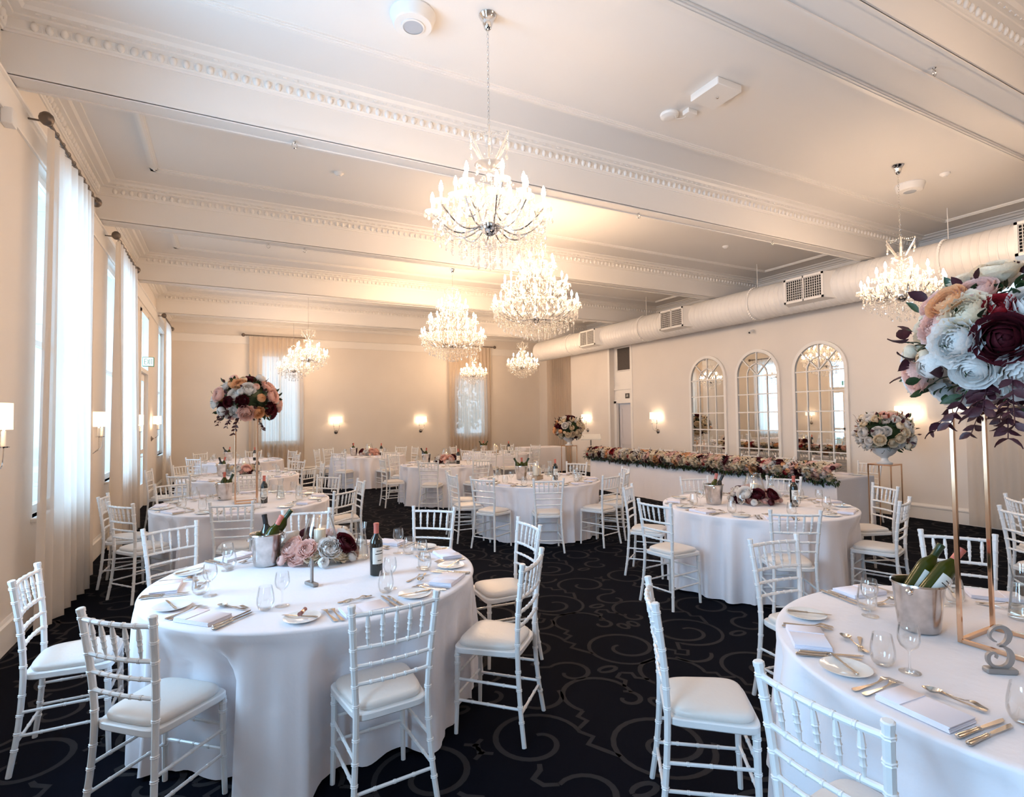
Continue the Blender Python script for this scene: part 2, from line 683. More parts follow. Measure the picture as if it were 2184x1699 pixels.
ops = [(w - WH, w + WH, WS, WT) for w in WIN_L] + [(12.2, 13.2, 0.0, 3.75)]
wl = MB()
wall_with_openings(wl, 'y', XL - 0.32, XL, YB, YF + 0.3, ops, ZC)
wall_left = struct(wl, 'wall_left', WALL, flat=True)
wf = MB()
FWIN = [(0.88, 1.98, 0.98, 3.66), (7.1, 8.2, 1.07, 3.2)]
wall_with_openings(wf, 'x', YF, YF + 0.3, XL - 0.3, XRR + 0.3, FWIN, ZC)
wall_far = struct(wf, 'wall_far', WALL, flat=True)
struct(MB().box(XL - 0.3, XRR + 0.3, YB - 0.2, YB, 0, ZC), 'wall_near', WALL, flat=True)
wr = MB()
wall_with_openings(wr, 'y', XR, XR + 0.16, YB, 14.6, [(2.3, 3.7, 1.9, 3.5), (11.70, 12.60, 0.0, 3.66)], 4.0)
wr.box(XR + 0.155, XRR + 0.2, 14.46, 14.595, 0, 3.995)
wr.box(XR + 0.16, XRR + 0.2, 11.60, 11.70, 0, 4.0)
wr.box(XR + 0.16, XRR + 0.2, 12.60, 12.70, 0, 4.0)
wr.box(XR, XRR + 0.02, 3.9, 14.6, 4.0, 4.05)
wr.box(XR, XRR + 0.02, YB, 3.9, 4.0, 4.05)
wall_right = struct(wr, 'wall_right', WALL, flat=True)
w2 = MB()
w2.box(XRR, XRR + 0.2, 3.75, YF, 4.05, ZC)
w2.box(XRR, XRR + 0.2, YB, 3.75, 4.05, ZC)
w2.box(XRR, XRR + 0.2, 14.6, YF, 0, 4.05)
struct(w2, 'wall_right_upper', WALL, flat=True)

# picture rails and baseboards
RAIL = [(0, -0.235), (0.018, -0.235), (0.022, -0.225), (0.022, -0.02), (0.04, -0.01), (0.045, 0.0), (0, 0)]
BASE = [(0, 0), (0.022, 0), (0.022, -0.03 + 0.0), (0.03, -0.04), (0.034, -0.055), (0.026, -0.07), (0.026, -0.24), (0, -0.24)]


def rail_run(name, prof, segs, nrm, zt):
    mb = MB()
    for p0, p1 in segs:
        run_profile(mb, prof, p0, p1, nrm, zt)
    return struct(mb, name, TRIM, flat=True)


rail_run('trim_picture_rail', RAIL, [((XL, YB), (XL, YF))], (1, 0), 4.15)
rail_run('trim_picture_rail', RAIL, [((XL, YF), (XRR, YF))], (0, -1), 4.17)
BASE2 = [(0, -0.24), (0.022, -0.24), (0.022, -0.06), (0.034, -0.05), (0.034, -0.03), (0.018, -0.02), (0.012, 0.0), (0, 0)]
rail_run('baseboard_left', BASE2, [((XL, YB), (XL, 12.13)), ((XL, 13.27), (XL, YF))], (1, 0), 0.24)
rail_run('baseboard_right', BASE2, [((XR, YB), (XR, 11.62)), ((XR, 12.68), (XR, 14.6))], (-1, 0), 0.24)
rail_run('baseboard_far', BASE2, [((XL, YF), (XRR, YF))], (0, -1), 0.24)


def window_y(n, x, y0, y1, z0, z1, inward):
    """sash window in a wall running along y; inward = +1 when the room is at larger x"""
    root = MB()
    xm = x - inward * 0.10
    for (a, b, c, d) in ((y0, y0 + 0.06, z0, z1), (y1 - 0.06, y1, z0, z1), (y0, y1, z0, z0 + 0.07), (y0, y1, z1 - 0.06, z1)):
        root.box(xm - 0.03, xm + 0.03, a, b, c, d)
    fr = struct(root, 'window_%d' % n, TRIM, flat=True)
    zm = (z0 + z1) / 2
    MB().box(xm - 0.02, xm + 0.02, y0 + 0.06, y1 - 0.06, zm - 0.025, zm + 0.025).build('meeting_rail', TRIM, fr, flat=True)
    for (c, d) in ((z0 + 0.07, zm - 0.025), (zm + 0.025, z1 - 0.06)):
        MB().box(xm - 0.003, xm + 0.003, y0 + 0.06, y1 - 0.06, c, d).build('pane', PANE, fr, flat=True)
    MB().box(min(x - inward * 0.06, x + inward * 0.05), max(x - inward * 0.06, x + inward * 0.05), y0 - 0.05, y1 + 0.05, z0 - 0.03, z0, 0.006).build('sill', TRIM, fr, flat=True)
    return fr


for i, w in enumerate(WIN_L):
    window_y(i + 1, XL, w - WH, w + WH, WS, WT, 1)
window_y(6, XR, 2.3, 3.7, 1.9, 3.5, -1)
for i, (a, b, z0, z1) in enumerate(FWIN):
    root = MB()
    ym = YF + 0.1
    for (p, q, c, d) in ((a, a + 0.06, z0, z1), (b - 0.06, b, z0, z1), (a, b, z0, z0 + 0.07), (a, b, z1 - 0.06, z1)):
        root.box(p, q, ym - 0.03, ym + 0.03, c, d)
    fr = struct(root, 'window_%d' % (7 + i), TRIM, flat=True)
    xm = (a + b) / 2
    MB().box(xm - 0.03, xm + 0.03, ym - 0.02, ym + 0.02, z0 + 0.07, z1 - 0.06).build('mullion', TRIM, fr, flat=True)
    for (p, q) in ((a + 0.06, xm - 0.03), (xm + 0.03, b - 0.06)):
        MB().box(p, q, ym - 0.003, ym + 0.003, z0 + 0.07, z1 - 0.06).build('pane', PANE, fr, flat=True)
    MB().box(a - 0.05, b + 0.05, YF - 0.05, YF + 0.06, z0 - 0.03, z0, 0.006).build('sill', TRIM, fr, flat=True)

# glazed door in the left wall, transom above, exit sign
d1 = MB()
for (a, b, c, d) in ((12.14, 12.215, 0, 3.8), (13.185, 13.26, 0, 3.8), (12.14, 13.26, 3.735, 3.82), (12.215, 13.185, 2.62, 2.70)):
    d1.box(XL - 0.10, XL + 0.02, a, b, c, d)
for (a, b, c, d) in ((12.22, 12.32, 0.004, 2.615), (13.08, 13.18, 0.004, 2.615), (12.32, 13.08, 0.0, 0.45), (12.32, 13.08, 2.48, 2.62), (12.66, 12.74, 0.45, 2.48), (12.32, 13.08, 1.05, 1.13)):
    d1.box(XL - 0.09, XL - 0.04, a, b, c, d)
door1 = struct(d1, 'door_1', TRIM, flat=True)
for (a, b) in ((12.32, 12.66), (12.74, 13.08)):
    MB().box(XL - 0.068, XL - 0.062, a, b, 1.13, 2.48).build('pane', PANE, door1, flat=True)
    MB().box(XL - 0.068, XL - 0.062, a, b, 0.45, 1.05).build('pane', PANE, door1, flat=True)
MB().box(XL - 0.068, XL - 0.062, 12.215, 13.185, 2.70, 3.735).build('transom_pane', PANE, door1, flat=True)
MB().tube([(XL - 0.04, 12.26, 1.02), (XL + 0.03, 12.26, 1.02), (XL + 0.03, 12.37, 1.02)], 0.010, 8).build('door_handle', CHROME, door1)
t = thing('exit_sign', (XL + 0.12, 12.6, 2.83), 0, 'white box exit sign with green sides over the glazed door', 'sign')
MB().box(-0.13, 0.06, -0.03, 0.03, -0.09, 0.09, 0.006).build('housing', GREENS, t)
MB().box(-0.12, 0.05, -0.036, -0.031, -0.08, 0.08).build('lit_face', EXITW, t)
ex = MB()
for (a, b, c, d) in ((-0.095, -0.055, 0.045, 0.052), (-0.095, -0.088, -0.045, 0.052), (-0.095, -0.06, -0.004, 0.004), (-0.095, -0.055, -0.052, -0.045),
                     (-0.012, -0.005, -0.052, 0.052), (0.005, 0.04, 0.045, 0.052), (0.019, 0.026, -0.052, 0.052)):
    ex.box(a, b, -0.0385, -0.036, c, d)
for s_ in (-1, 1):
    ex.tube([(-0.046, -0.037, -0.05 * s_), (-0.020, -0.037, 0.05 * s_)], 0.0035, 4)
ex.build('lettering', GREENS, t, flat=True)

# door recess in the right wall
d2 = MB()
d2.box(XR + 0.16, XR + 0.20, 11.70, 12.60, 2.10, 3.66)
d2.box(XR + 0.14, XR + 0.20, 11.70, 12.60, 2.42, 2.46)
for (a, b, c, d) in ((11.70, 11.77, 0, 2.10), (12.50, 12.60, 0, 2.10), (11.70, 12.60, 2.04, 2.14)):
    d2.box(XR + 0.13, XR + 0.22, a, b, c, d)
d2.box(XR - 0.015, XR, 11.62, 11.70, 0, 3.66)
d2.box(XR - 0.015, XR, 12.60, 12.68, 0, 3.66)
d2.box(XR + 0.30, XR + 0.34, 11.6, 12.7, 0, 2.1)
trim_2 = struct(d2, 'trim_door_recess', TRIM, flat=True)
dd = MB()
dd.box(XR + 0.245, XR + 0.285, 11.77, 12.50, 0.005, 2.04)
dr = struct(dd, 'door_2', DOORM, flat=True)
for (c, d) in ((0.2, 0.9), (1.02, 1.9)):
    pm = MB()
    for (a, b, e, g) in ((11.87, 11.90, c, d), (12.37, 12.40, c, d), (11.87, 12.40, c, c + 0.03), (11.87, 12.40, d - 0.03, d)):
        pm.box(XR + 0.232, XR + 0.246, a, b, e, g)
    pm.build('panel_moulding', DOORM, dr, flat=True)
MB().lathe([(0.0, 0), (0.02, 0.004), (0.024, 0.02), (0.014, 0.03), (0.008, 0.05)], 12, mtx=Matrix.Translation((XR + 0.19, 11.84, 1.0)) @ Matrix.Rotation(PI / 2, 4, 'Y')).build('door_knob', CHROME, dr)
g = thing('wall_grille', (XR + 0.15, 12.05, 3.28), 0, 'grey louvred air grille high above the recessed door', 'vent')
MB().box(-0.01, 0.01, -0.37, 0.37, -0.32, 0.32).build('backing', VENTD, g, flat=True)
gm = MB()
for (a, b, c, d) in ((-0.38, -0.355, -0.33, 0.33), (0.355, 0.38, -0.33, 0.33), (-0.38, 0.38, -0.335, -0.31), (-0.38, 0.38, 0.31, 0.335)):
    gm.box(-0.03, -0.005, a, b, c, d)
gm.build('frame', TRIM, g, flat=True)
sl = MB()
for i in range(30):
    z = -0.30 + i * 0.0207
    sl.add([(-0.025, -0.355, z), (-0.025, 0.355, z), (-0.012, 0.355, z + 0.014), (-0.012, -0.355, z + 0.014)], [(0, 1, 2, 3)])
tag(sl.build('louvres', VENTG, g, flat=True), kind='stuff')
sg = thing('door_sign', (XR + 0.15, 12.03, 2.24), 0, 'small dark square plaque above the recessed door', 'sign')
MB().box(-0.004, 0.008, -0.085, 0.085, -0.07, 0.07, 0.002).build('plate', BLACK, sg)
ln = MB()
for (a, b, z) in ((-0.045, 0.03, 0.02), (-0.045, 0.045, -0.012)):
    ln.box(-0.006, -0.004, a, b, z - 0.008, z + 0.008)
ln.build('printed_lines', LABEL, sg, flat=True)

# alcove at the far end of the right wall: a darker vent behind the curtain
v = thing('alcove_vent', (XRR - 0.03, 16.5, 3.25), 0, 'dark ventilation grille showing through the alcove curtain', 'vent')
MB().box(-0.02, 0.02, -0.42, 0.42, -0.36, 0.36, 0.004).build('frame', VENTG, v)
vs = MB()
for i in range(18):
    vs.box(-0.03, -0.02, -0.38, 0.38, -0.33 + i * 0.038, -0.33 + i * 0.038 + 0.015)
tag(vs.build('louvres', VENTD, v, flat=True), kind='stuff')

# ------------------------------------------------------------------ air duct


def duct():
    t = thing('air_duct', (9.2, 0, 3.83), 0, 'large white round spiral air duct along the right wall', 'duct')
    R_ = 0.31
    y0, y1 = YB + 0.05, 15.55
    prof = []
    y = y0
    pts, rad = [], []
    while y < y1 - 0.06:
        for dy, dr_ in ((0.0, 0), (0.075, 0), (0.082, 0.005), (0.092, 0.005)):
            pts.append((0, y + dy, 0))
            rad.append(R_ + dr_)
        y += 0.1
    pts.append((0, y1 - 0.05, 0))
    rad.append(R_)
    pts.append((0, y1 - 0.015, 0))
    rad.append(R_ - 0.015)
    pts.append((0, y1, 0))
    rad.append(R_ - 0.05)
    MB().tube(pts, rad, 40).build('duct_tube', TRIM, t, sharp=20)
    for yc in (-0.5, 2.75, 5.96, 9.12, 12.33):
        b_ = MB()
        xo, xi = -0.42, -0.16
        hy, hz = 0.36, 0.215
        V = [(xo, yc - hy, -hz), (xo, yc + hy, -hz), (xo, yc + hy, hz), (xo, yc - hy, hz),
             (xi, yc - hy - 0.10, -hz - 0.02), (xi, yc + hy + 0.10, -hz - 0.02), (xi, yc + hy + 0.10, hz + 0.02), (xi, yc - hy - 0.10, hz + 0.02)]
        b_.add(V, [(0, 4, 5, 1), (1, 5, 6, 2), (2, 6, 7, 3), (3, 7, 4, 0)])
        for (a, b, c, d) in ((-hy, -hy + 0.035, -hz, hz), (hy - 0.035, hy, -hz, hz), (-hy, hy, -hz, -hz + 0.035), (-hy, hy, hz - 0.035, hz), (-0.01, 0.01, -hz, hz)):
            b_.box(xo - 0.015, xo + 0.02, yc + a, yc + b, c, d)
        h = b_.build('vent_box', TRIM, t, flat=True)
        MB().box(xo + 0.03, xo + 0.035, yc - hy + 0.01, yc + hy - 0.01, -hz + 0.01, hz - 0.01).build('vent_void', VENTD, h, flat=True)
        gr = MB()
        for i in range(1, 18):
            yy = yc - hy + i * (2 * hy / 18)
            gr.box(xo - 0.004, xo + 0.004, yy - 0.004, yy + 0.004, -hz, hz)
        for i in range(1, 10):
            zz = -hz + i * (2 * hz / 10)
            gr.box(xo - 0.004, xo + 0.004, yc - hy, yc + hy, zz - 0.003, zz + 0.003)
        tag(gr.build('vent_bars', TRIM, h, flat=True), kind='stuff')
    for yy in (0.5, 4.0, 7.2, 10.4, 13.6):
        st = MB()
        st.tube([(0.0, yy, 0.30), (0, yy, ZC - 3.83)], 0.006, 6)
        pts = [(0.322 * math.cos(a), yy, 0.322 * math.sin(a)) for a in [2 * PI * i / 40 for i in range(41)]]
        for p, q in zip(pts[:-1], pts[1:]):
            st.box(min(p[0], q[0]) - 0.001, max(p[0], q[0]) + 0.001, yy - 0.015, yy + 0.015, min(p[2], q[2]) - 0.001, max(p[2], q[2]) + 0.001)
        st.build('hanger_strap', TRIM, t, flat=True)


duct()

# ------------------------------------------------------------------ curtains


def curtain(p0, p1, off, z0, z1, m, label, folds=9, amp=0.035, rod=True, rodext=0.12, pooled=0.0, seed=1, ring=True):
    """p0->p1 line on plan at the rod; off = unit normal into the room"""
    r_ = random.Random(seed)
    p0 = Vector((p0[0], p0[1], 0))
    p1 = Vector((p1[0], p1[1], 0))
    L = (p1 - p0).length
    d = (p1 - p0).normalized()
    n = Vector((off[0], off[1], 0))
    t = thing('curtain', (p0.x, p0.y, 0), 0, label, 'curtain')
    ph = [r_.uniform(-0.5, 0.5) for _ in range(folds + 2)]
    kk = [r_.uniform(0, 6.28) for _ in range(4)]

    def fn(u, v):
        z = z1 - (z1 - z0) * v
        fpos = u * folds
        i = int(min(folds - 1, fpos))
        a = 2 * PI * fpos + 1.1 * v * math.sin(5.0 * u + kk[0]) + 0.5 * math.sin(11 * u + kk[1])
        am = amp * (0.55 + 0.75 * v) * (1 + 0.45 * math.sin(7.3 * u + kk[2] + 0.8 * v))
        sp = 1.0 + pooled * v * v
        q = d * (L * (0.5 + (u - 0.5) * sp)) + n * (am * math.sin(a) + 0.020 * v * math.sin(2.3 * u * 6.28 + kk[3]))
        zz = z if v < 1 else z + 0.004 * math.sin(a * 2)
        return (q.x, q.y, zz)
    mb = MB()
    mb.grid(fn, folds * 10, 14)
    mb.build('drape', m, t, sharp=180)
    if rod:
        e0 = -d * rodext
        e1 = d * (L + rodext)
        zr = z1 + 0.035
        MB().tube([(e0.x, e0.y, zr), (e1.x, e1.y, zr)], 0.015, 10).build('rod', ROD, t)
        for e in (e0 - d * 0.03, e1 + d * 0.03):
            fb = MB()
            fb.lathe([(0.0, -0.055), (0.022, -0.05), (0.045, -0.028), (0.052, 0.0), (0.045, 0.028), (0.022, 0.05), (0.0, 0.055)], 16, (e.x, e.y, zr))
            fb.build('finial', ROD, t)
        for e in (e0 * 0.5, e1 - d * rodext * 0.5):
            MB().tube([(e.x, e.y, zr), (e.x - n.x * 0.14, e.y - n.y * 0.14, zr)], 0.008, 8).build('bracket', ROD, t)
        if ring:
            rg = MB()
            for i in range(folds + 1):
                c = d * (L * i / folds)
                pts = [(c.x + n.x * 0.022 * math.cos(a), c.y + n.y * 0.022 * math.cos(a), zr - 0.004 + 0.024 * math.sin(a)) for a in [2 * PI * k / 12 for k in range(13)]]
                rg.tube(pts, 0.003, 5, False)
            tag(rg.build('rings', ROD, t), kind='stuff')
    return t


XC = XL + 0.15
curtain((XC, 5.58), (XC, 7.30), (1, 0), 0.03, 4.06, SHEER, 'sheer white curtain on bronze rod, nearest in view on window wall', folds=9, amp=0.045, seed=3, pooled=0.10, rodext=0.05)
curtain((XC, 8.68), (XC, 10.35), (1, 0), 0.03, 4.06, SHEER, 'sheer white curtain on window wall, second from the camera', folds=9, amp=0.045, seed=4, pooled=0.10, rodext=0.05)
curtain((XC, 14.85), (XC, 16.6), (1, 0), 0.03, 4.06, SHEER, 'sheer white curtain on window wall, nearest the far corner', folds=11, seed=5, pooled=0.05)
curtain((XC, 2.75), (XC, 3.1), (1, 0), 0.03, 4.06, SHEER, 'sheer curtain drawn back by the window nearest the camera', folds=4, seed=6, rodext=0.1)
curtain((XC, -0.4), (XC, -0.05), (1, 0), 0.03, 4.06, SHEER, 'sheer curtain drawn back by the window behind the camera', folds=4, seed=6, rodext=0.1)
curtain((0.56, YF - 0.14), (2.10, YF - 0.14), (0, -1), 0.03, 4.15, SHEER2, 'tall sheer curtain on back wall behind the paired chandeliers', folds=12, seed=7)
curtain((6.80, YF - 0.14), (8.42, YF - 0.14), (0, -1), 0.03, 4.18, SHEER2, 'tall sheer curtain on back wall toward the right corner', folds=12, seed=8)
curtain((XR - 0.13, 1.4), (XR - 0.13, 4.05), (-1, 0), 0.03, 3.62, SHEER, 'pale curtain on right wall beside the tall flower stand', folds=16, amp=0.03, seed=9, rodext=0.05)
curtain((10.30, 15.05), (10.30, 17.0), (-1, 0), 0.03, 3.95, SHEER2, 'grey-beige curtain in the alcove past the end of the duct', folds=15, amp=0.035, seed=10, rod=True, rodext=0.05)

# ------------------------------------------------------------------ wall sconces


def sconce_proto():
    t = thing('wall_sconce', (0, 0, 1.3), 0, 'x', 'lamp', 'twin-arm wall sconces')
    # wall plane at local y=0, room at -y ; rosette at z=0
    MB().lathe([(0.0, 0.0), (0.055, 0.0), (0.058, 0.008), (0.045, 0.014), (0.03, 0.024), (0.016, 0.04), (0.0, 0.045)], 20, mtx=Matrix.Rotation(PI / 2, 4, 'X')).build('rosette', PEWTER, t)
    for s in (-1, 1):
        pts = []
        for i in range(15):
            k = i / 14
            x = s * (0.085 * math.sin(k * PI / 2 * 1.05) ** 0.9)
            if k < 0.25:
                x = s * 0.012 * k * 4 - s * 0.02 * math.sin(k * 4 * PI)
            y = -0.03 - 0.09 * min(1, k * 2.2)
            z = -0.01 + 0.20 * k ** 1.3
            pts.append((x, y, z))
        arm = MB().tube(pts, 0.0045, 8).build('arm', CHROME, t)
        MB().lathe([(0.0, 0.185), (0.03, 0.19), (0.034, 0.197), (0.012, 0.2), (0.0, 0.2)], 14, (s * 0.085, -0.12, 0)).build('drip_cup', CHROME, arm)
        MB().lathe([(0.0135, 0.2), (0.0135, 0.30)], 12, (s * 0.085, -0.12, 0)).build('candle_sleeve', SLEEVE, arm)
        MB().lathe([(0.004, 0.30), (0.014, 0.33), (0.016, 0.35), (0.010, 0.385), (0.0, 0.40)], 10, (s * 0.085, -0.12, 0)).build('bulb', SCB, arm)
    sh = MB()

    def fn(u, v):
        # curved shade: bowed front with short straight sides
        w = 0.175 + 0.008 * (1 - v)
        a = -1 + 2 * u
        x = w * (1 if abs(a) > 0.86 and a > 0 else (-1 if abs(a) > 0.86 else a / 0.86))
        if abs(a) > 0.86:
            y = -0.045 - 0.07 * (1 - (abs(a) - 0.86) / 0.14)
        else:
            y = -0.115 - 0.07 * math.cos(a / 0.86 * PI / 2)
        return (x, y, 0.31 + 0.175 * v)
    sh.grid(fn, 28, 3)
    sh.build('lamp_shade', SHADE_E, t, sharp=50)
    return Proto(t)


SC = sconce_proto()
for (x, y, z, rz, lb) in (
        (XL, 4.72, 1.32, PI / 2, 'lit sconce with cream shade on window wall, nearest the camera'),
        (XL, 7.95, 1.31, PI / 2, 'lit sconce with cream shade on window wall, second from camera'),
        (XL, 11.15, 1.31, PI / 2, 'lit sconce with cream shade on window wall, before the exit sign'),
        (XL, 14.0, 1.31, PI / 2, 'lit sconce with cream shade on window wall, farthest from camera'),
        (3.05, YF, 1.28, 0, 'lit sconce with cream shade on back wall, left one'),
        (5.82, YF, 1.26, 0, 'lit sconce with cream shade on back wall, right one'),
        (XR, 13.72, 1.26, -PI / 2, 'lit sconce behind the far plinth flowers on right wall'),
        (XR, 10.66, 1.28, -PI / 2, 'lit sconce between the recessed door and arched mirrors'),
        (XR, 4.85, 1.30, -PI / 2, 'lit sconce on right wall beside the near plinth flowers')):
    SC.place((x, y, z), (0, 0, rz), lb)

# ------------------------------------------------------------------ chandeliers
drop = MB()
drop.lathe([(0.0, 0.0), (0.004, -0.006), (0.0105, -0.026), (0.0085, -0.036), (0.0, -0.044)], 6)
bead = MB()
bead.lathe([(0.0, -0.008), (0.0075, 0.0), (0.0, 0.008)], 5)
DROP_ME = drop.mesh('crystal_drop', CRYSTAL, flat=True)


def swag(mb, p0, p1, sag, n, src=None):
    src = src or bead
    for i in range(n + 1):
        t_ = i / n
        p = Vector(p0).lerp(Vector(p1), t_)
        p.z -= sag * 4 * t_ * (1 - t_)
        mb.xform_add(src, Matrix.Translation(p))


def chandelier(large=False, indiv=False):
    t = thing('chandelier', (0, 0, ZC), 0, 'x', 'chandelier', 'crystal chandeliers')
    top = -0.40 if large else -0.86
    MB().lathe([(0.0, 0.0), (0.062, 0.0), (0.066, -0.006), (0.058, -0.02), (0.045, -0.035), (0.040, -0.06), (0.028, -0.095), (0.016, -0.11), (0.0, -0.115)], 24).build('canopy', CHROME, t)
    ch = MB()
    z = -0.11
    i = 0
    while z > top:
        a = i % 2
        pts = []
        for k in range(11):
            an = 2 * PI * k / 10
            u_ = 0.008 * math.cos(an)
            w_ = 0.018 * math.sin(an)
            pts.append(((u_ if a else 0), (0 if a else u_), z - 0.018 + w_))
        ch.tube(pts, 0.0022, 5, False)
        z -= 0.030
        i += 1
    ch.build('chain', CHROME, t)
    zb = -1.58 if not large else -1.55
    # glass stem
    st = [(0.004, top), (0.02, top - 0.02), (0.012, top - 0.06), (0.03, top - 0.12), (0.014, top - 0.17)]
    zz = top - 0.2
    while zz > zb + 0.15:
        st += [(0.012, zz), (0.028, zz - 0.03), (0.016, zz - 0.07)]
        zz -= 0.1
    st += [(0.03, zb + 0.1), (0.05, zb + 0.03)]
    MB().lathe(st, 14).build('stem', GLASS, t)
    MB().lathe([(0.0, zb - 0.06), (0.02, zb - 0.055), (0.055, zb - 0.03), (0.075, zb), (0.078, zb + 0.02), (0.04, zb + 0.035), (0.0, zb + 0.04)], 24).build('bowl', CHROME, t)
    if large:
        tiers = [(0.60, -1.37, 20, 0.02), (0.45, -1.08, 14, 0.1), (0.27, -0.79, 9, 0.3)]
    else:
        tiers = [(0.41, -1.49, 12, 0.1), (0.25, -1.33, 6, 0.35)]
    beads = MB()
    drops = []
    for ti, (r, zc, n, ph) in enumerate(tiers):
        for k in range(n):
            a = ph + 2 * PI * k / n
            c, s = math.cos(a), math.sin(a)
            z0 = zb + 0.02 if (ti == 0) else (zc - 0.12)
            pts = []
            for q in range(13):
                u_ = q / 12
                rr = 0.06 + (r - 0.06) * u_
                dz = z0 + (zc - z0) * u_ ** 2 - 0.075 * math.sin(PI * u_) + (0.03 if ti else 0.0) * (1 - u_)
                pts.append((rr * c, rr * s, dz))
            arm = MB().tube(pts, 0.0055, 6).build('arm', CHROME, t)
            b = MB()
            b.lathe([(0.005, -0.01), (0.018, -0.006), (0.05, 0.008), (0.056, 0.016), (0.05, 0.014), (0.016, 0.0)], 12, (r * c, r * s, zc), capt=False)
            b.build('drip_pan', CRYSTAL, arm)
            MB().lathe([(0.010, 0.0), (0.010, 0.07)], 8, (r * c, r * s, zc)).build('candle_sleeve', SLEEVE, arm)
            MB().lathe([(0.004, 0.07), (0.0135, 0.086), (0.016, 0.1), (0.0115, 0.128), (0.003, 0.152), (0.0, 0.155)], 8, (r * c, r * s, zc)).build('bulb', BULB, arm)
            nd = 6 if not large else 5
            for q in range(nd):
                aa = 2 * PI * q / nd + a
                drops.append((r * c + 0.052 * math.cos(aa), r * s + 0.052 * math.sin(aa), zc + 0.008, 1.0))
            # swags of beads to the next arm and to the stem
            a2 = ph + 2 * PI * (k + 1) / n
            swag(beads, (r * c, r * s, zc), (r * math.cos(a2), r * math.sin(a2), zc), 0.07, 9 if not large else 7)
            tp = (0.05 * c, 0.05 * s, zc + 0.28)
            swag(beads, (r * c, r * s, zc), tp, 0.05, int(r / 0.028))
    # lower skirt of strands
    rings = [(0.40, zb - 0.0, 18, 3), (0.32, zb - 0.04, 16, 4), (0.22, zb - 0.07, 12, 6), (0.12, zb - 0.10, 8, 8), (0.04, zb - 0.10, 4, 9)] if not large else \
        [(0.60, zb + 0.10, 34, 3), (0.54, zb + 0.02, 32, 4), (0.46, zb - 0.04, 28, 5), (0.37, zb - 0.06, 24, 6), (0.28, zb - 0.06, 18, 8), (0.18, zb - 0.07, 12, 10), (0.08, zb - 0.08, 6, 11)]
    for r, z0, n, ln_ in rings:
        for k in range(n):
            a = 2 * PI * (k + 0.3) / n
            x, y = r * math.cos(a), r * math.sin(a)
            for q in range(ln_):
                beads.xform_add(bead, Matrix.Translation((x, y, z0 - q * 0.016)))
            drops.append((x, y, z0 - ln_ * 0.016, 1.15))
            a2 = 2 * PI * (k + 1.3) / n
            swag(beads, (x, y, z0), (r * math.cos(a2), r * math.sin(a2), z0), 0.025, 4)
    # crystal clusters among the arms
    ringsB = [(0.36, zb + 0.05, 20), (0.26, zb + 0.12, 16), (0.16, zb + 0.20, 12)] if not large else \
        [(0.58, zb + 0.14, 34), (0.50, zb + 0.22, 28), (0.44, zb + 0.38, 26), (0.36, zb + 0.46, 22), (0.28, zb + 0.62, 18), (0.2, zb + 0.72, 14)]
    for r, z0, n in ringsB:
        for k in range(n):
            a = 2 * PI * k / n + r * 7
            beads.xform_add(drop, Matrix.Translation((r * math.cos(a + 0.15), r * math.sin(a + 0.15), z0 - 0.03)) @ Matrix.Scale(1.3, 4))
            beads.xform_add(drop, Matrix.Translation((r * 0.85 * math.cos(a + 0.1), r * 0.85 * math.sin(a + 0.1), z0 + 0.05)) @ Matrix.Scale(1.2, 4))
            drops.append((r * math.cos(a), r * math.sin(a), z0, 1.0))
            swag(beads, (r * math.cos(a), r * math.sin(a), z0), (r * math.cos(a + 2 * PI / n), r * math.sin(a + 2 * PI / n), z0), 0.03, 4)
    drops.append((0, 0, zb - 0.10 if not large else zb - 0.24, 1.8))
    # crown of curved glass arms
    zc = top - 0.02
    nC = 6 if not large else 8
    for k in range(nC):
        a = 2 * PI * k / nC
        c, s = math.cos(a), math.sin(a)
        pts = []
        for q in range(12):
            u_ = q / 11
            rr = 0.03 + 0.13 * math.sin(u_ * PI * 0.62)
            pts.append((rr * c, rr * s, zc - 0.26 + 0.24 * u_ ** 0.8 + 0.05 * math.sin(u_ * PI)))
        MB().tube(pts, [0.009 - 0.004 * q / 11 for q in range(12)], 6).build('crown_arm', CRYSTAL, t)
        e = pts[-1]
        swag(beads, e, (0, 0, zc + 0.02), 0.02, 7)
        swag(beads, e, (e[0] * 1.0, e[1] * 1.0, e[2] - 0.08), 0.0, 4)
        drops.append((e[0], e[1], e[2] - 0.09, 1.2))
        drops.append((0.10 * c, 0.10 * s, zc - 0.24, 1.0))
    MB().lathe([(0.02, zc - 0.27), (0.07, zc - 0.255), (0.11, zc - 0.235), (0.10, zc - 0.235), (0.03, zc - 0.26)], 20, capb=False, capt=False).build('crown_dish', CRYSTAL, t)
    tag(beads.build('crystal_beads', CRYSTAL, t, flat=True), kind='stuff')
    if indiv:
        for (x, y, z, s_) in drops[:290]:
            obj('crystal_drop', DROP_ME, t, (x, y, z), (0, 0, rnd.uniform(0, 3)), s_)
    else:
        dm = MB()
        for (x, y, z, s_) in drops:
            dm.xform_add(drop, Matrix.Translation((x, y, z)) @ Matrix.Scale(s_, 4))
        tag(dm.build('crystal_drops', CRYSTAL, t, flat=True), kind='stuff')
    return Proto(t)


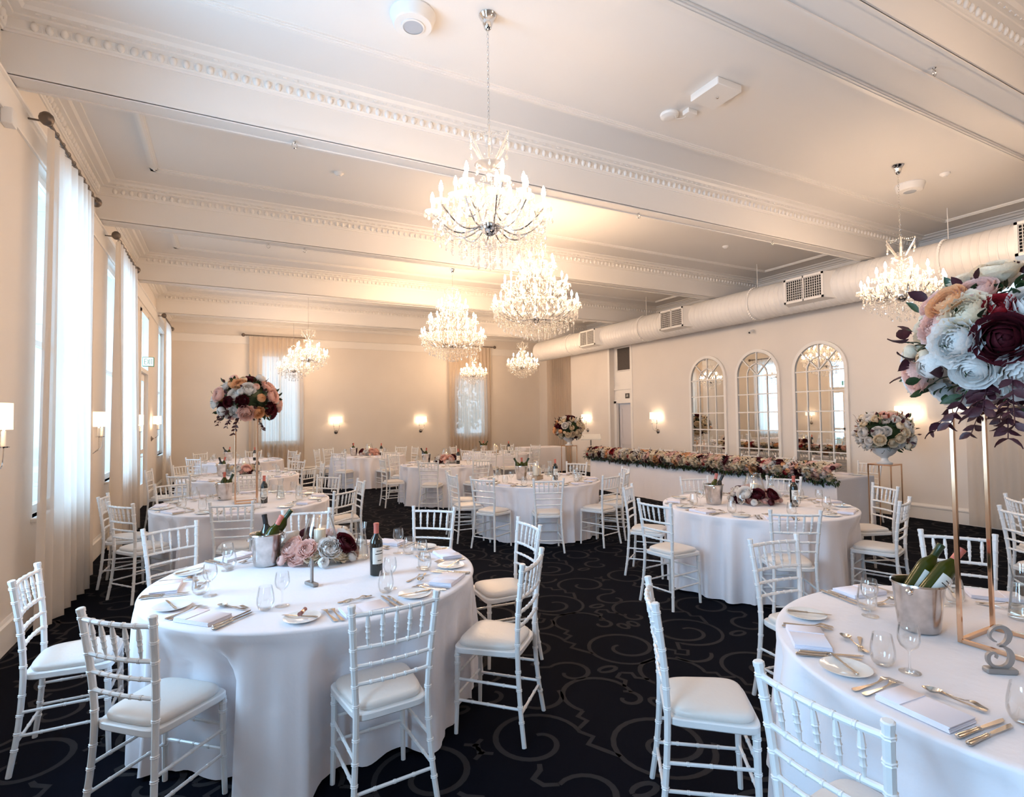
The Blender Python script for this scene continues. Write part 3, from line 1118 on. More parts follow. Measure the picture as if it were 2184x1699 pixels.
CA = chandelier(False, True)
CA.place((1.68, 3.54, ZC), (0, 0, 0.1), 'crystal chandelier nearest the camera, hanging from a long chain')
CA.place((7.08, 3.56, ZC), (0, 0, 0.5), 'crystal chandelier at right, in front of the round duct')
CB = chandelier(False, False)
CB.place((1.64, 13.2, ZC), (0, 0, 0.2), 'small crystal chandelier far left, front one of overlapping pair')
CB.place((1.64, 16.3, ZC), (0, 0, 0.9), 'small crystal chandelier far left, rear one of overlapping pair')
CB.place((7.22, 13.2, ZC), (0, 0, 0.3), 'small crystal chandelier beside the end of the duct')
CB.place((7.10, 16.3, ZC), (0, 0, 0.7), 'small crystal chandelier in front of the back wall curtain')
CL = chandelier(True, False)
CL.place((3.92, 6.75, ZC), (0, 0, 0.1), 'large tiered crystal chandelier, right and nearer of the two')
CB.place((4.4, 0.1, ZC), (0, 0, 0.3), 'small crystal chandelier added out of frame beside the camera for its light')  # unseen chandelier, added for warm light on the front right table
CL.place((3.89, 9.93, ZC), (0, 0, 0.4), 'large tiered crystal chandelier, left and farther of the two')

# ------------------------------------------------------------------ ceiling fittings


def speaker(x, y, lb):
    t = thing('ceiling_speaker', (x, y, ZC), 0, lb, 'speaker')
    MB().lathe([(0.165, 0.0), (0.168, -0.01), (0.155, -0.03), (0.145, -0.075), (0.135, -0.085), (0.085, -0.088)], 32, capt=True).build('housing', PLASTIC, t)
    MB().lathe([(0.07, -0.086), (0.085, -0.089), (0.085, -0.094), (0.072, -0.096)], 32, capb=False, capt=False).build('ring', PLASTIC, t)
    MB().lathe([(0.0, -0.0945), (0.04, -0.094), (0.072, -0.092)], 28, capb=False, capt=False).build('mesh_cover', SPKG, t)


speaker(1.19, 3.78, 'round white ceiling speaker left of the nearest chandelier chain')
speaker(7.82, 3.80, 'round white ceiling speaker behind the right chandelier chain')
t = thing('access_box', (3.92, 3.45, ZC), 0, 'flat square white box on the ceiling', 'junction box')
MB().box(-0.15, 0.15, -0.16, 0.16, -0.065, 0.0, 0.006).build('case', PLASTIC, t)
MB().lathe([(0.0, -0.072), (0.01, -0.072), (0.012, -0.064)], 10, (0.02, 0.0, 0), capt=False).build('latch', CHROME, t)
t = thing('relay_box', (3.96, 3.80, ZC), 0, 'small white box wired to the smoke alarm on the ceiling', 'junction box')
MB().box(-0.06, 0.06, -0.04, 0.04, -0.045, 0.0, 0.005).build('case', PLASTIC, t)
MB().tube([(0.0, 0.02, -0.03), (-0.03, 0.07, -0.05), (-0.09, 0.09, -0.06), (-0.13, 0.06, -0.05)], 0.004, 6).build('cable', PLASTIC, t)
t = thing('smoke_detector', (3.82, 3.93, ZC), 0, 'round white smoke alarm beside a small wired box', 'smoke detector')
MB().lathe([(0.085, 0.0), (0.09, -0.01), (0.085, -0.03), (0.06, -0.045), (0.03, -0.048), (0.0, -0.048)], 24).build('case', PLASTIC, t)
for (x, y, lb) in ((1.17, 6.66, 'tiny white smoke detector left of the nearest chandelier'),
                   (7.85, 3.42, 'tiny white smoke detector right of the far ceiling speaker'),
                   (7.72, 6.66, 'tiny white smoke detector in the second ceiling bay at right')):
    t = thing('smoke_detector', (x, y, ZC), 0, lb, 'smoke detector')
    MB().lathe([(0.055, 0.0), (0.055, -0.012), (0.035, -0.03), (0.02, -0.04), (0.02, -0.045), (0.0, -0.045)], 18).build('case', PLASTIC, t)
    MB().lathe([(0.022, -0.034), (0.022, -0.040)], 12, capb=False, capt=False).build('slot', BLACK, t)
for (x, y, lb) in ((4.50, 2.0, 'chrome hanging ring under the ceiling beam at top right'),
                   (4.45, 5.13, 'small chrome hook under the second beam, right of chandelier'),
                   (6.90, 5.13, 'small chrome hook under the second beam near the duct'),
                   (0.52, 5.13, 'small chrome hook under the second beam at left'),
                   (0.50, 8.31, 'small chrome hook under the third beam, left one'),
                   (0.98, 8.31, 'small chrome hook under the third beam, right one')):
    t = thing('ceiling_hook', (x, y, 4.15), 0, lb, 'hook')
    MB().lathe([(0.014, 0.0), (0.014, -0.006), (0.005, -0.01), (0.005, -0.02)], 10).build('plate', CHROME, t)
    pts = [(0.022 * math.cos(a), 0, -0.04 + 0.024 * math.sin(a)) for a in [2 * PI * k / 14 for k in range(15)]]
    MB().tube(pts, 0.0045, 6, False).build('ring', CHROME, t)
t = thing('security_camera', (XR - 0.02, 7.75, 3.42), 0, 'tiny white wall camera above the arched mirrors', 'camera')
MB().lathe([(0.03, 0.0), (0.032, 0.01), (0.012, 0.03)], 12, mtx=Matrix.Rotation(-PI / 2, 4, 'Y')).build('mount', PLASTIC, t)
MB().lathe([(0.03, 0), (0.033, 0.07), (0.028, 0.08)], 12, mtx=Matrix.Translation((-0.03, 0, -0.01)) @ Matrix.Rotation(-2.0, 4, 'Y')).build('body', PLASTIC, t)
MB().lathe([(0.02, 0), (0.018, 0.01)], 12, mtx=Matrix.Translation((-0.102, 0, -0.045)) @ Matrix.Rotation(-2.0, 4, 'Y')).build('lens', BLACK, t)
t = thing('wall_box', (XL, 5.09, 3.87), 0, 'small pale box fixed under the picture rail at far left', 'junction box')
MB().box(0.0, 0.07, -0.05, 0.05, -0.06, 0.06, 0.006).build('case', PLASTIC, t)
t = thing('power_outlet', (XL + 0.026, 7.72, 0.12), 0, 'white double power outlet on the left skirting board', 'power outlet')
MB().box(0.0, 0.012, -0.06, 0.06, -0.035, 0.035, 0.003).build('plate', PLASTIC, t)
so = MB()
for s in (-1, 1):
    so.box(0.012, 0.014, s * 0.03 - 0.008, s * 0.03 - 0.004, -0.01, 0.005)
    so.box(0.012, 0.014, s * 0.03 + 0.004, s * 0.03 + 0.008, -0.01, 0.005)
so.build('sockets', BLACK, t, flat=True)

# ------------------------------------------------------------------ arched mirrors


def mirror(yc, lb):
    """arched mirror on the right wall; local x = -world y"""
    t = thing('arched_mirror', (XR, yc, 0), -PI / 2, lb, 'mirror')
    # local: x to the viewer's left..., wall at y=0 and room at -y (same as sconce)
    Ro, Ri = 0.535, 0.475
    zs, z0 = 2.49, 0.42
    zlo = z0 + 0.06
    mb = MB()

    def ringarc(mb, ra, rb, a0, a1, y0, y1, n=24):
        V = []
        for i in range(n + 1):
            a = a0 + (a1 - a0) * i / n
            for r in (ra, rb):
                for y in (y0, y1):
                    V.append((r * math.cos(a), y, zs + r * math.sin(a)))
        F = []
        for i in range(n):
            b = i * 4
            F += [(b, b + 4, b + 5, b + 1), (b + 2, b + 3, b + 7, b + 6), (b, b + 2, b + 6, b + 4), (b + 1, b + 5, b + 7, b + 3)]
        F += [(0, 1, 3, 2), (n * 4, n * 4 + 2, n * 4 + 3, n * 4 + 1)]
        mb.add(V, F)
    ringarc(mb, Ri, Ro, 0, PI, -0.045, 0.0)
    mb.box(-Ro, -Ri, -0.045, 0, z0, zs)
    mb.box(Ri, Ro, -0.045, 0, z0, zs)
    mb.box(-Ri, Ri, -0.045, 0, z0, zlo)
    mb.build('frame', TRIM, t, flat=True)
    # panes
    cols = [-Ri, -Ri / 2, 0, Ri / 2, Ri]
    rows = [zs - 0.02 - 0.375 * k for k in range(6)]
    rows[-1] = max(rows[-1], zlo)
    rows = [r for r in rows if r > zlo + 0.1] + [zlo]
    for i in range(4):
        for j in range(len(rows) - 1):
            MB().box(cols[i], cols[i + 1], -0.016, -0.008, rows[j + 1], rows[j]).build('mirror_pane', MIRROR, t, flat=True)

    def sector(r0, r1, a0, a1, n=8):
        P = [(r1 * math.cos(a0 + (a1 - a0) * i / n), r1 * math.sin(a0 + (a1 - a0) * i / n)) for i in range(n + 1)]
        if r0 > 0:
            P += [(r0 * math.cos(a1 + (a0 - a1) * i / n), r0 * math.sin(a1 + (a0 - a1) * i / n)) for i in range(n + 1)]
        else:
            P.append((0, 0))
        V = [(p[0], y, zs - 0.02 + p[1]) for y in (-0.016, -0.008) for p in P]
        k = len(P)
        F = [(i, (i + 1) % k, k + (i + 1) % k, k + i) for i in range(k)] + [tuple(range(k)), tuple(range(2 * k - 1, k - 1, -1))]
        MB().add(V, F).build('mirror_pane', MIRROR, t, flat=True)
    for q in range(4):
        sector(0, Ri / 2, q * PI / 4, (q + 1) * PI / 4)
        sector(Ri / 2, Ri, q * PI / 4, (q + 1) * PI / 4)
    # glazing bars
    for x in (-Ri / 2, 0, Ri / 2):
        MB().box(x - 0.011, x + 0.011, -0.032, -0.012, zlo, zs).build('glazing_bar', TRIM, t, flat=True)
    for z in rows[:-1]:
        MB().box(-Ri, Ri, -0.030, -0.012, z - 0.011, z + 0.011).build('glazing_bar', TRIM, t, flat=True)
    am = MB()
    ringarc(am, Ri / 2 - 0.011, Ri / 2 + 0.011, 0, PI, -0.031, -0.012, 18)
    am.build('glazing_arc', TRIM, t, flat=True)
    for q in (1, 2, 3):
        a = q * PI / 4
        b = MB()
        c, s = math.cos(a), math.sin(a)
        h = 0.011
        V = []
        for r in (0.02, Ri):
            for e in (-h, h):
                for y in (-0.031, -0.012):
                    V.append((r * c - e * s, y, zs + r * s + e * c))
        b.add(V, [(0, 1, 3, 2), (4, 6, 7, 5), (0, 4, 5, 1), (2, 3, 7, 6), (0, 2, 6, 4), (1, 5, 7, 3)])
        b.build('glazing_bar', TRIM, t, flat=True)


mirror(9.0, 'white arched paned mirror, farthest of three behind the garland')
mirror(7.68, 'white arched paned mirror, middle of three behind the garland')
mirror(6.34, 'white arched paned mirror, nearest of three beside the sconce')

# ------------------------------------------------------------------ outside
struct(MB().box(-30, 45, YF + 0.4, YF + 40, -0.6, -0.5), 'ground_outside', GRASS, flat=True)


def tree(x, y, h, r, lb):
    t = thing('tree', (x, y, -0.5), 0, lb, 'tree')
    MB().tube([(0, 0, 0), (0.05, 0, h * 0.4), (-0.05, 0.1, h * 0.75)], [0.16, 0.12, 0.05], 8).build('trunk', BARK, t)
    m = MB()
    rr = random.Random(int(x * 10))
    for i in range(1400):
        a, b = rr.uniform(0, 2 * PI), rr.uniform(-1, 1)
        q = r * rr.uniform(0.35, 1) ** 0.5
        p = Vector((q * math.cos(a) * math.sqrt(1 - b * b), q * math.sin(a) * math.sqrt(1 - b * b), h * 0.72 + q * b * 0.9))
        e = Euler((rr.uniform(0, 6), rr.uniform(0, 6), 0)).to_matrix()
        s = rr.uniform(0.08, 0.16)
        m.add([p + e @ Vector(v_) for v_ in ((-s, 0, 0), (0, -s * 0.5, 0), (s, 0, 0), (0, s * 0.5, 0))], [(0, 1, 2, 3)])
    tag(m.build('crown', TREE, t, flat=True), kind='stuff')


tree(9.4, 22.5, 4.4, 1.7, 'leafy green tree outside the right back window')
tree(13.6, 25.5, 4.0, 1.5, 'leafy green tree outside, right of the other')

# ------------------------------------------------------------------ chairs


def crv(pts, n):
    """Catmull-Rom through pts"""
    P = [Vector(p) for p in pts]
    P = [P[0] * 2 - P[1]] + P + [P[-1] * 2 - P[-2]]
    out = []
    m = len(P) - 3
    for i in range(n + 1):
        t = i / n * m
        k = min(m - 1, int(t))
        t -= k
        a, b, c, d = P[k], P[k + 1], P[k + 2], P[k + 3]
        out.append(0.5 * ((2 * b) + (c - a) * t + (2 * a - 5 * b + 4 * c - d) * t * t + (3 * b - a - 3 * c + d) * t ** 3))
    return out


def bamboo(path, r0, r1, rings, ringw=0.0065, bump=0.0035, seg=8, endcap=0.0):
    """tube with turned double rings at the given fractions"""
    n = len(path) - 1
    cum = [0]
    for i in range(n):
        cum.append(cum[-1] + (path[i + 1] - path[i]).length)
    L = cum[-1]

    def at(s):
        s = max(0, min(L, s))
        for i in range(n):
            if s <= cum[i + 1] or i == n - 1:
                return path[i].lerp(path[i + 1], (s - cum[i]) / (cum[i + 1] - cum[i]))
    st = {}
    for i in range(n + 1):
        st[cum[i]] = 0
    for q in rings:
        c = q * L
        for k in [s for s in st if abs(s - c) < ringw * 1.6 and 0 < s < L]:
            del st[k]
        for d, b in ((-ringw, 0), (-ringw * 0.6, 1), (-ringw * 0.1, 0.35), (ringw * 0.1, 0.35), (ringw * 0.6, 1), (ringw, 0)):
            st[c + d] = b
    ss = sorted(st)
    P = [at(s) for s in ss]
    R = [r0 + (r1 - r0) * s / L + bump * st[s] for s in ss]
    if endcap:
        P.append(P[-1] + (P[-1] - P[-2]).normalized() * 0.0005)
        R.append(R[-1] + endcap)
        P.append(P[-1] + (P[-1] - at(L - 0.02)).normalized() * 0.014)
        R.append(R[-1])
        P.append(P[-1] + (P[-1] - P[-2]).normalized() * 0.003)
        R.append(R[-1] * 0.75)
    return MB().tube(P, R, seg)


def chair_proto():
    t = thing('chair', (0, 0, 0), 0, 'x', 'chair')
    for s in (-1, 1):
        path = crv([(s * 0.187, 0.212, 0), (s * 0.168, 0.186, 0.2), (s * 0.157, 0.172, 0.45), (s * 0.168, 0.182, 0.66), (s * 0.185, 0.212, 0.905)], 14)
        bamboo(path, 0.0125, 0.0150, [0.13, 0.21, 0.30, 0.40, 0.55, 0.64, 0.725, 0.81, 0.90, 0.975], endcap=0.002).build('back_post', CHAIR, t)
        path = crv([(s * 0.162, -0.163, 0.432), (s * 0.165, -0.166, 0.2), (s * 0.170, -0.172, 0)], 6)
        bamboo(path, 0.0155, 0.0115, [0.06, 0.15, 0.37, 0.62]).build('leg', CHAIR, t)
    # seat frame: rounded trapezoid board

    def outline(gx, gy, n=40, e=0.42):
        out = []
        for i in range(n):
            a = 2 * PI * i / n
            c, s = math.cos(a), math.sin(a)
            u = math.copysign(abs(c) ** e, c)
            v_ = math.copysign(abs(s) ** e, s)
            y = v_ * gy
            hw = gx * (0.94 - 0.09 * v_)
            out.append((u * hw, y - 0.004))
        return out
    MB().prism(outline(0.186, 0.183, e=0.28), 0.425, 0.457, ch=0.005).build('seat_frame', CHAIR, t)
    cu = MB()
    rings = [(0.94, 0.457), (0.975, 0.463), (0.985, 0.472), (0.955, 0.483), (0.86, 0.491), (0.6, 0.497), (0.25, 0.499)]
    V = []
    n = 40
    for k, z in rings:
        V += [(x * k, y * k, z) for x, y in outline(0.178, 0.172, n)]
    V.append((0, 0, 0.4995))
    F = []
    for r in range(len(rings) - 1):
        for i in range(n):
            j = (i + 1) % n
            F.append((r * n + i, r * n + j, (r + 1) * n + j, (r + 1) * n + i))
    b = (len(rings) - 1) * n
    F += [(b + i, b + (i + 1) % n, len(V) - 1) for i in range(n)]
    cu.add(V, F)
    cu.build('seat_cushion', SEAT, t, sharp=80)

    def post_at(z):
        k = z
        pts = [(0.157, 0.172, 0.45), (0.168, 0.182, 0.66), (0.185, 0.212, 0.905)]
        P = crv(pts, 20)
        q = min(P, key=lambda p: abs(p.z - k))
        return q.x, q.y
    for name, z, r, bow in (('top_rail', 0.878, 0.0105, 0.022), ('back_rail', 0.735, 0.0095, 0.018), ('back_rail', 0.660, 0.0085, 0.015), ('back_rail', 0.585, 0.0085, 0.012)):
        x, y = post_at(z)
        path = [Vector((-x + 2 * x * i / 8, y + bow * (1 - (2 * i / 8 - 1) ** 2), z)) for i in range(9)]
        bamboo(path, r, r, [0.2, 0.35, 0.5, 0.65, 0.8], 0.006, 0.0025).build(name, CHAIR, t)
    x1, y1 = post_at(0.878)
    x0, y0 = post_at(0.735)
    for i in range(5):
        u = (i + 1) / 6
        bow1 = 0.022 * (1 - (2 * u - 1) ** 2)
        bow0 = 0.018 * (1 - (2 * u - 1) ** 2)
        a = Vector((-x1 + 2 * x1 * u, y1 + bow1, 0.872))
        c = Vector((-x0 + 2 * x0 * u, y0 + bow0, 0.740))
        m = MB()
        P, R = [], []
        for k, r in ((0, 0.0055), (0.12, 0.0085), (0.27, 0.0100), (0.31, 0.0115), (0.33, 0.0085), (0.36, 0.0115), (0.40, 0.0085), (0.5, 0.0085), (0.53, 0.0110), (0.57, 0.0080), (0.70, 0.0080), (0.73, 0.0100), (0.77, 0.0072), (1.0, 0.0040)):
            P.append(a.lerp(c, k))
            R.append(r)
        m.tube(P, R, 7).build('spindle', CHAIR, t)
    for z in (0.285, 0.175):
        for s in (-1, 1):
            bamboo([Vector((s * 0.164, -0.168, z)), Vector((s * 0.1645, 0.005, z)), Vector((s * 0.166, 0.186, z))], 0.0075, 0.0075, [0.25, 0.5, 0.75], 0.006, 0.0022, 7).build('stretcher', CHAIR, t)
        bamboo([Vector((-0.165, -0.168, z + 0.02)), Vector((0, -0.168, z + 0.02)), Vector((0.165, -0.168, z + 0.02))], 0.0075, 0.0075, [0.25, 0.5, 0.75], 0.006, 0.0022, 7).build('stretcher', CHAIR, t)
    bamboo([Vector((-0.168, 0.188, 0.15)), Vector((0, 0.188, 0.15)), Vector((0.168, 0.188, 0.15))], 0.0075, 0.0075, [0.25, 0.5, 0.75], 0.006, 0.0022, 7).build('stretcher', CHAIR, t)
    return Proto(t)


CH = chair_proto()
TZ = 0.755
TABLES = {
    'T1': (0.5, 3.47, 'front left table', [(-0.69, 3.63, 179, 173), (-0.24, 2.83, -133, 222), (0.62, 2.51, -86, 277), (1.33, 2.77, -46, 319), (1.74, 3.52, -4, 1), (1.43, 4.32, 49, 43), (0.56, 4.73, 79, 86), (-0.25, 4.54, 121, 124)]),
    'T2': (2.69, 0.9, 'table numbered three', [(2.96, 2.06, 83, 78), (3.9, 1.67, 34, 33), (1.81, 1.73, 143, 138), (1.65, 0.97, 179, 177)]),
    'T3': (4.8, 3.85, 'right-hand middle table', [(4.0, 4.56, 127, 137), (3.57, 3.77, -174, 184), (5.07, 4.79, 74, 74), (5.84, 4.29, 35, 25), (4.1, 2.99, -127, 231), (5.96, 3.42, -26, 339), (5.2, 2.89, -74, 291)]),
    'T4': (4.05, 7.0, 'centre table', [(3.09, 7.55, 150, 150), (2.95, 7.04, 178, 178), (3.07, 6.48, 208, 208), (3.6, 5.99, 246, 246), (4.37, 5.94, 287, 287), (4.77, 6.17, 311, 311), (5.06, 6.55, 336, 336), (5.01, 7.55, 30, 30), (4.46, 8.02, 68, 68)]),
    'T5': (0.18, 6.95, 'left table with flower stand', [(0.1, 5.97, -106, 263), (-0.92, 7.0, 177, 177), (-0.71, 6.38, -142, 214), (-0.51, 7.79, 116, 127), (0.3, 8.05, 84, 84), (1.08, 7.67, 43, 40), (1.0, 6.28, -48, 319), (1.28, 6.97, 1, 1)]),
    'T6': (3.95, 10.5, 'table behind centre table', [(2.85, 10.47, -178, 182), (3.28, 11.38, 127, 127), (3.32, 9.59, -125, 235), (4.86, 11.13, 35, 35), (4.12, 9.41, -81, 279)]),
    'T7': (3.2, 14.1, 'table below back-wall sconces', [(2.22, 14.62, 152, 152), (2.51, 14.97, 128, 128), (2.44, 13.29, -133, 227), (4.1, 14.74, 36, 36), (3.36, 13.01, -82, 278), (4.29, 14.27, 9, 9)]),
    'T8': (0.2, 10.2, 'third window-side table', [(-0.89, 10.36, 172, 172), (-0.48, 9.33, -128, 232), (-0.54, 11.02, 132, 132), (0.25, 9.1, -87, 273), (1.02, 10.94, 42, 42), (1.02, 9.46, -42, 318), (1.3, 10.17, -1, 359)]),
    'T9': (0.28, 14.1, 'back left table', [(-0.88, 14.01, -176, 184), (-0.47, 13.29, -133, 227), (-0.43, 14.95, 130, 130), (0.55, 15.17, 76, 76), (1.27, 14.59, 26, 26), (1.24, 13.56, -29, 331)]),
    'T10': (6.3, 12.9, 'back right table', [(6.97, 13.78, 53, 53), (7.38, 13.14, 13, 13), (6.63, 11.85, -72, 288), (5.56, 13.72, 132, 132), (5.33, 12.37, -151, 206), (5.66, 12.02, -126, 231), (6.05, 11.83, -104, 258)]),
}
TR = 0.915
SECT = ['front', 'front, just right,', 'front right', 'right side', 'back right', 'back, just right,', 'back',
        'back, just left,', 'back left', 'left side', 'front left', 'front, just left,']


def sectors(cx, cy, pols):
    tocam = math.degrees(math.atan2(-cy, -cx))
    rel = [((p - tocam) % 360) for p in pols]
    out = [None] * len(pols)
    taken = set()
    for i in sorted(range(len(pols)), key=lambda i: abs(((rel[i] + 15) % 30) - 15)):
        k = round(rel[i] / 30) % 12
        for d in (0, 1, -1, 2, -2, 3, -3):
            if (k + d) % 12 not in taken:
                k = (k + d) % 12
                break
        taken.add(k)
        out[i] = SECT[k]
    return out


def cloth_round(cx, cy, chairs, seed):
    r_ = random.Random(seed)
    NT = 240
    ks = [(8, .45), (13, .9), (19, 1.0), (27, .7), (38, .3)]
    ks = [(k + r_.choice((-1, 0, 1)), a, r_.uniform(0, 6.28)) for k, a in ks]
    frames = []
    for (x, y, ang, pol) in chairs:
        n = (math.cos(math.radians(ang)), math.sin(math.radians(ang)))
        frames.append((x - cx, y - cy, n))
    V = []
    rows = []
    for r in (0.0001, 0.3, 0.6, 0.80, 0.88):
        rows.append([(r * math.cos(2 * PI * i / NT), r * math.sin(2 * PI * i / NT), TZ + 0.0004 * math.sin(5 * 2 * PI * i / NT + seed) * (r > 0.1)) for i in range(NT)])
    for dr, dz in ((0.902, -0.001), (0.912, -0.005), (TR, -0.014)):
        rows.append([(dr * math.cos(2 * PI * i / NT), dr * math.sin(2 * PI * i / NT), TZ + dz) for i in range(NT)])
    zs = [0.70, 0.66, 0.62, 0.57, 0.52, 0.47, 0.42, 0.36, 0.30, 0.24, 0.18, 0.12, 0.07, 0.03, 0.004]
    for z in zs:
        t = (TZ - z) / TZ
        row = []
        for i in range(NT):
            a = 2 * PI * i / NT
            w = sum(am * math.cos(k * a + ph + 0.5 * t * math.sin(a * 3 + ph)) for k, am, ph in ks) / 2.2
            w = math.copysign(abs(w) ** 0.8, w)
            fold = 0.080 * (t ** 0.5) * w
            r = TR + 0.002 + 0.028 * t + fold - 0.014
            if w < -0.2 and t > 0.1:
                r = max(r, TR - 0.05)
            px, py = r * math.cos(a), r * math.sin(a)
            for fx, fy, n in frames:
                lx = (px - fx) * (-n[1]) + (py - fy) * n[0]
                ly = (px - fx) * n[0] + (py - fy) * n[1]
                if abs(lx) < 0.30:
                    wx = 1.0 if abs(lx) < 0.20 else max(0, 1 - (abs(lx) - 0.20) / 0.10)
                    wz = 1.0 if z <= 0.53 else max(0, 1 - (z - 0.53) / 0.19)
                    lim = -0.205 - 0.022 * (1 + w)
                    if lim < ly < 0.35:
                        mv = (ly - lim) * wx * wz
                        px -= n[0] * mv
                        py -= n[1] * mv
            zz = z + (0.010 * w if z < 0.05 else 0) + (0.012 if z < 0.02 else 0)
            row.append((px, py, max(0.003, zz)))
        rows.append(row)
    for r in rows:
        V += r
    F = []
    for j in range(len(rows) - 1):
        for i in range(NT):
            k = (i + 1) % NT
            F.append((j * NT + i, (j + 1) * NT + i, (j + 1) * NT + k, j * NT + k))
    return MB().add(V, F)


for key, (cx, cy, name, chairs) in TABLES.items():
    tb = thing('banquet_table', (cx, cy, 0), 0, 'round banquet table under long white cloth, the %s' % name, 'table', 'round banquet tables')
    cloth_round(cx, cy, chairs, int(key[1:])).build('tablecloth', CLOTH, tb, sharp=180)
    sec = sectors(cx, cy, [c[3] for c in chairs])
    for (x, y, ang, pol), s in zip(chairs, sec):
        CH.place((x, y, 0), (0, 0, math.radians(ang - 90)), 'white bamboo-style chair at the %s of the %s' % (s, name), 'white chairs at the round tables')
CH.place((6.36, 2.12, 0), (0, 0, math.radians(40)), 'white chair cut by right frame edge, the farther of two', 'white chairs at the right frame edge')
CH.place((5.62, 1.86, 0), (0, 0, math.radians(62)), 'white chair cut by right frame edge, the nearer of two', 'white chairs at the right frame edge')

# ------------------------------------------------------------------ tableware prototypes


def proto_simple(name, mb, m, cat, sharp=40, flat=False):
    o = mb.build(name, m, None, sharp=sharp, flat=flat)
    o['category'] = cat
    return Proto(o)


pl = MB().lathe([(0.0, 0.003), (0.045, 0.003), (0.047, 0.0), (0.052, 0.0), (0.082, 0.012), (0.084, 0.014), (0.080, 0.0145), (0.058, 0.006), (0.0, 0.005)], 36)
PL = proto_simple('side_plate', pl, PLATE, 'plate')


def fork_mesh(s=1.0):
    m = MB()
    Z = lambda x: 0.003 + 0.010 * math.exp(-((x - 0.055) / 0.022) ** 2) + (0.006 * max(0, (x - 0.06) / 0.05) * (1 - max(0, (x - 0.06) / 0.05)) if x > 0.06 else 0)
    # outline halves along x (handle end at -0.09, tines end at 0.10)
    xs = [(-0.095, 0.004), (-0.092, 0.008), (-0.08, 0.0095), (-0.05, 0.0065), (0.0, 0.0032), (0.03, 0.0030), (0.045, 0.0055), (0.055, 0.0105), (0.066, 0.0115)]
    V = []
    for x, w in xs:
        for y in (-w, w):
            V.append((x * s, y * s, Z(x) * s))
            V.append((x * s, y * s, (Z(x) + 0.0022) * s))
    F = []
    for i in range(len(xs) - 1):
        b = i * 4
        F += [(b, b + 4, b + 6, b + 2), (b + 1, b + 3, b + 7, b + 5), (b, b + 1, b + 5, b + 4), (b + 2, b + 6, b + 7, b + 3)]
    F.append((0, 2, 3, 1))
    m.add(V, F)
    for k in range(4):
        y0 = -0.0115 + k * 0.00617
        V = []
        for x, w in ((0.066, 0.0045), (0.085, 0.0028), (0.100, 0.0012)):
            for y in (y0 + 0.00225 - w / 2, y0 + 0.00225 + w / 2):
                V.append((x * s, y * s, Z(x) * s))
                V.append((x * s, y * s, (Z(x) + 0.002) * s))
        F = []
        for i in range(2):
            b = i * 4
            F += [(b, b + 4, b + 6, b + 2), (b + 1, b + 3, b + 7, b + 5), (b, b + 1, b + 5, b + 4), (b + 2, b + 6, b + 7, b + 3)]
        F.append((8, 9, 11, 10))
        m.add(V, F)
    return m


FK = proto_simple('fork', fork_mesh(), STEEL, 'fork')
DF = proto_simple('dessert_fork', fork_mesh(0.86), STEEL, 'fork')
sp = MB()
V = []
F = []
xs = [(-0.085, 0.004), (-0.082, 0.0075), (-0.07, 0.008), (-0.045, 0.005), (0.0, 0.0028), (0.03, 0.0028)]
for x, w in xs:
    zz = 0.003 + 0.010 * math.exp(-((x - 0.03) / 0.025) ** 2)
    for y in (-w, w):
        V += [(x, y, zz), (x, y, zz + 0.0022)]
for i in range(len(xs) - 1):
    b = i * 4
    F += [(b, b + 4, b + 6, b + 2), (b + 1, b + 3, b + 7, b + 5), (b, b + 1, b + 5, b + 4), (b + 2, b + 6, b + 7, b + 3)]
F.append((0, 2, 3, 1))
sp.add(V, F)


def bowl(u, v):
    a = 2 * PI * u
    rr = v
    x = 0.056 + 0.029 * rr * math.cos(a)
    y = 0.0185 * rr * math.sin(a) * (1.0 - 0.12 * math.cos(a))
    z = 0.002 + 0.010 * rr ** 2.2 + 0.002 * (1 - math.cos(a)) * rr
    return (x, y, z)


sp.grid(bowl, 18, 5, True)
SPN = proto_simple('dessert_spoon', sp, STEEL, 'spoon', sharp=60)


def knife_proto(name, s):
    t = thing(name, (0, 0, 0), 0, 'x', 'knife')
    R = []
    P = []
    for x, r in ((-0.11, 0.004), (-0.107, 0.0078), (-0.095, 0.0088), (-0.06, 0.0072), (-0.022, 0.0060), (-0.012, 0.0078), (-0.006, 0.0060), (0.0, 0.0050)):
        P.append((x * s, 0, 0.008 * s))
        R.append(r * s)
    h = MB().tube(P, R, 10)
    h.v = [(v[0], v[1], 0.0065 * s + (v[2] - 0.008 * s) * 0.75) for v in h.v]
    h.build('handle', STEEL, t)
    bl = [(0.0, -0.0045), (0.02, -0.0062), (0.085, -0.0085), (0.105, -0.0062), (0.116, 0.0035), (0.10, 0.0055), (0.02, 0.0052), (0.0, 0.0045)]
    MB().prism([(x * s, y * s) for x, y in bl], 0.0055 * s, 0.0072 * s).build('blade', STEEL, t)
    return Proto(t)


KN = knife_proto('knife', 1.0)
BK = knife_proto('butter_knife', 0.80)


def napkin():
    m = MB()
    for k in range(4):
        z0 = 0.001 + k * 0.0042
        d = 0.0015 * ((k * 7) % 3 - 1)
        n = 10
        V = []
        F = []
        hx, hy = 0.105 - 0.0005 * k, 0.067 - 0.0006 * k
        poly = [(-hx + d, -hy), (hx + d, -hy + 0.001), (hx + d, hy), (-hx + d, hy - 0.001)]
        m.prism(poly, z0, z0 + 0.0042, ch=0.0016)
    # turned-over flap
    m.prism([(0.03, -0.066), (0.104, -0.065), (0.104, 0.065), (0.03, 0.066)], 0.0175, 0.0205, ch=0.0012)
    return m


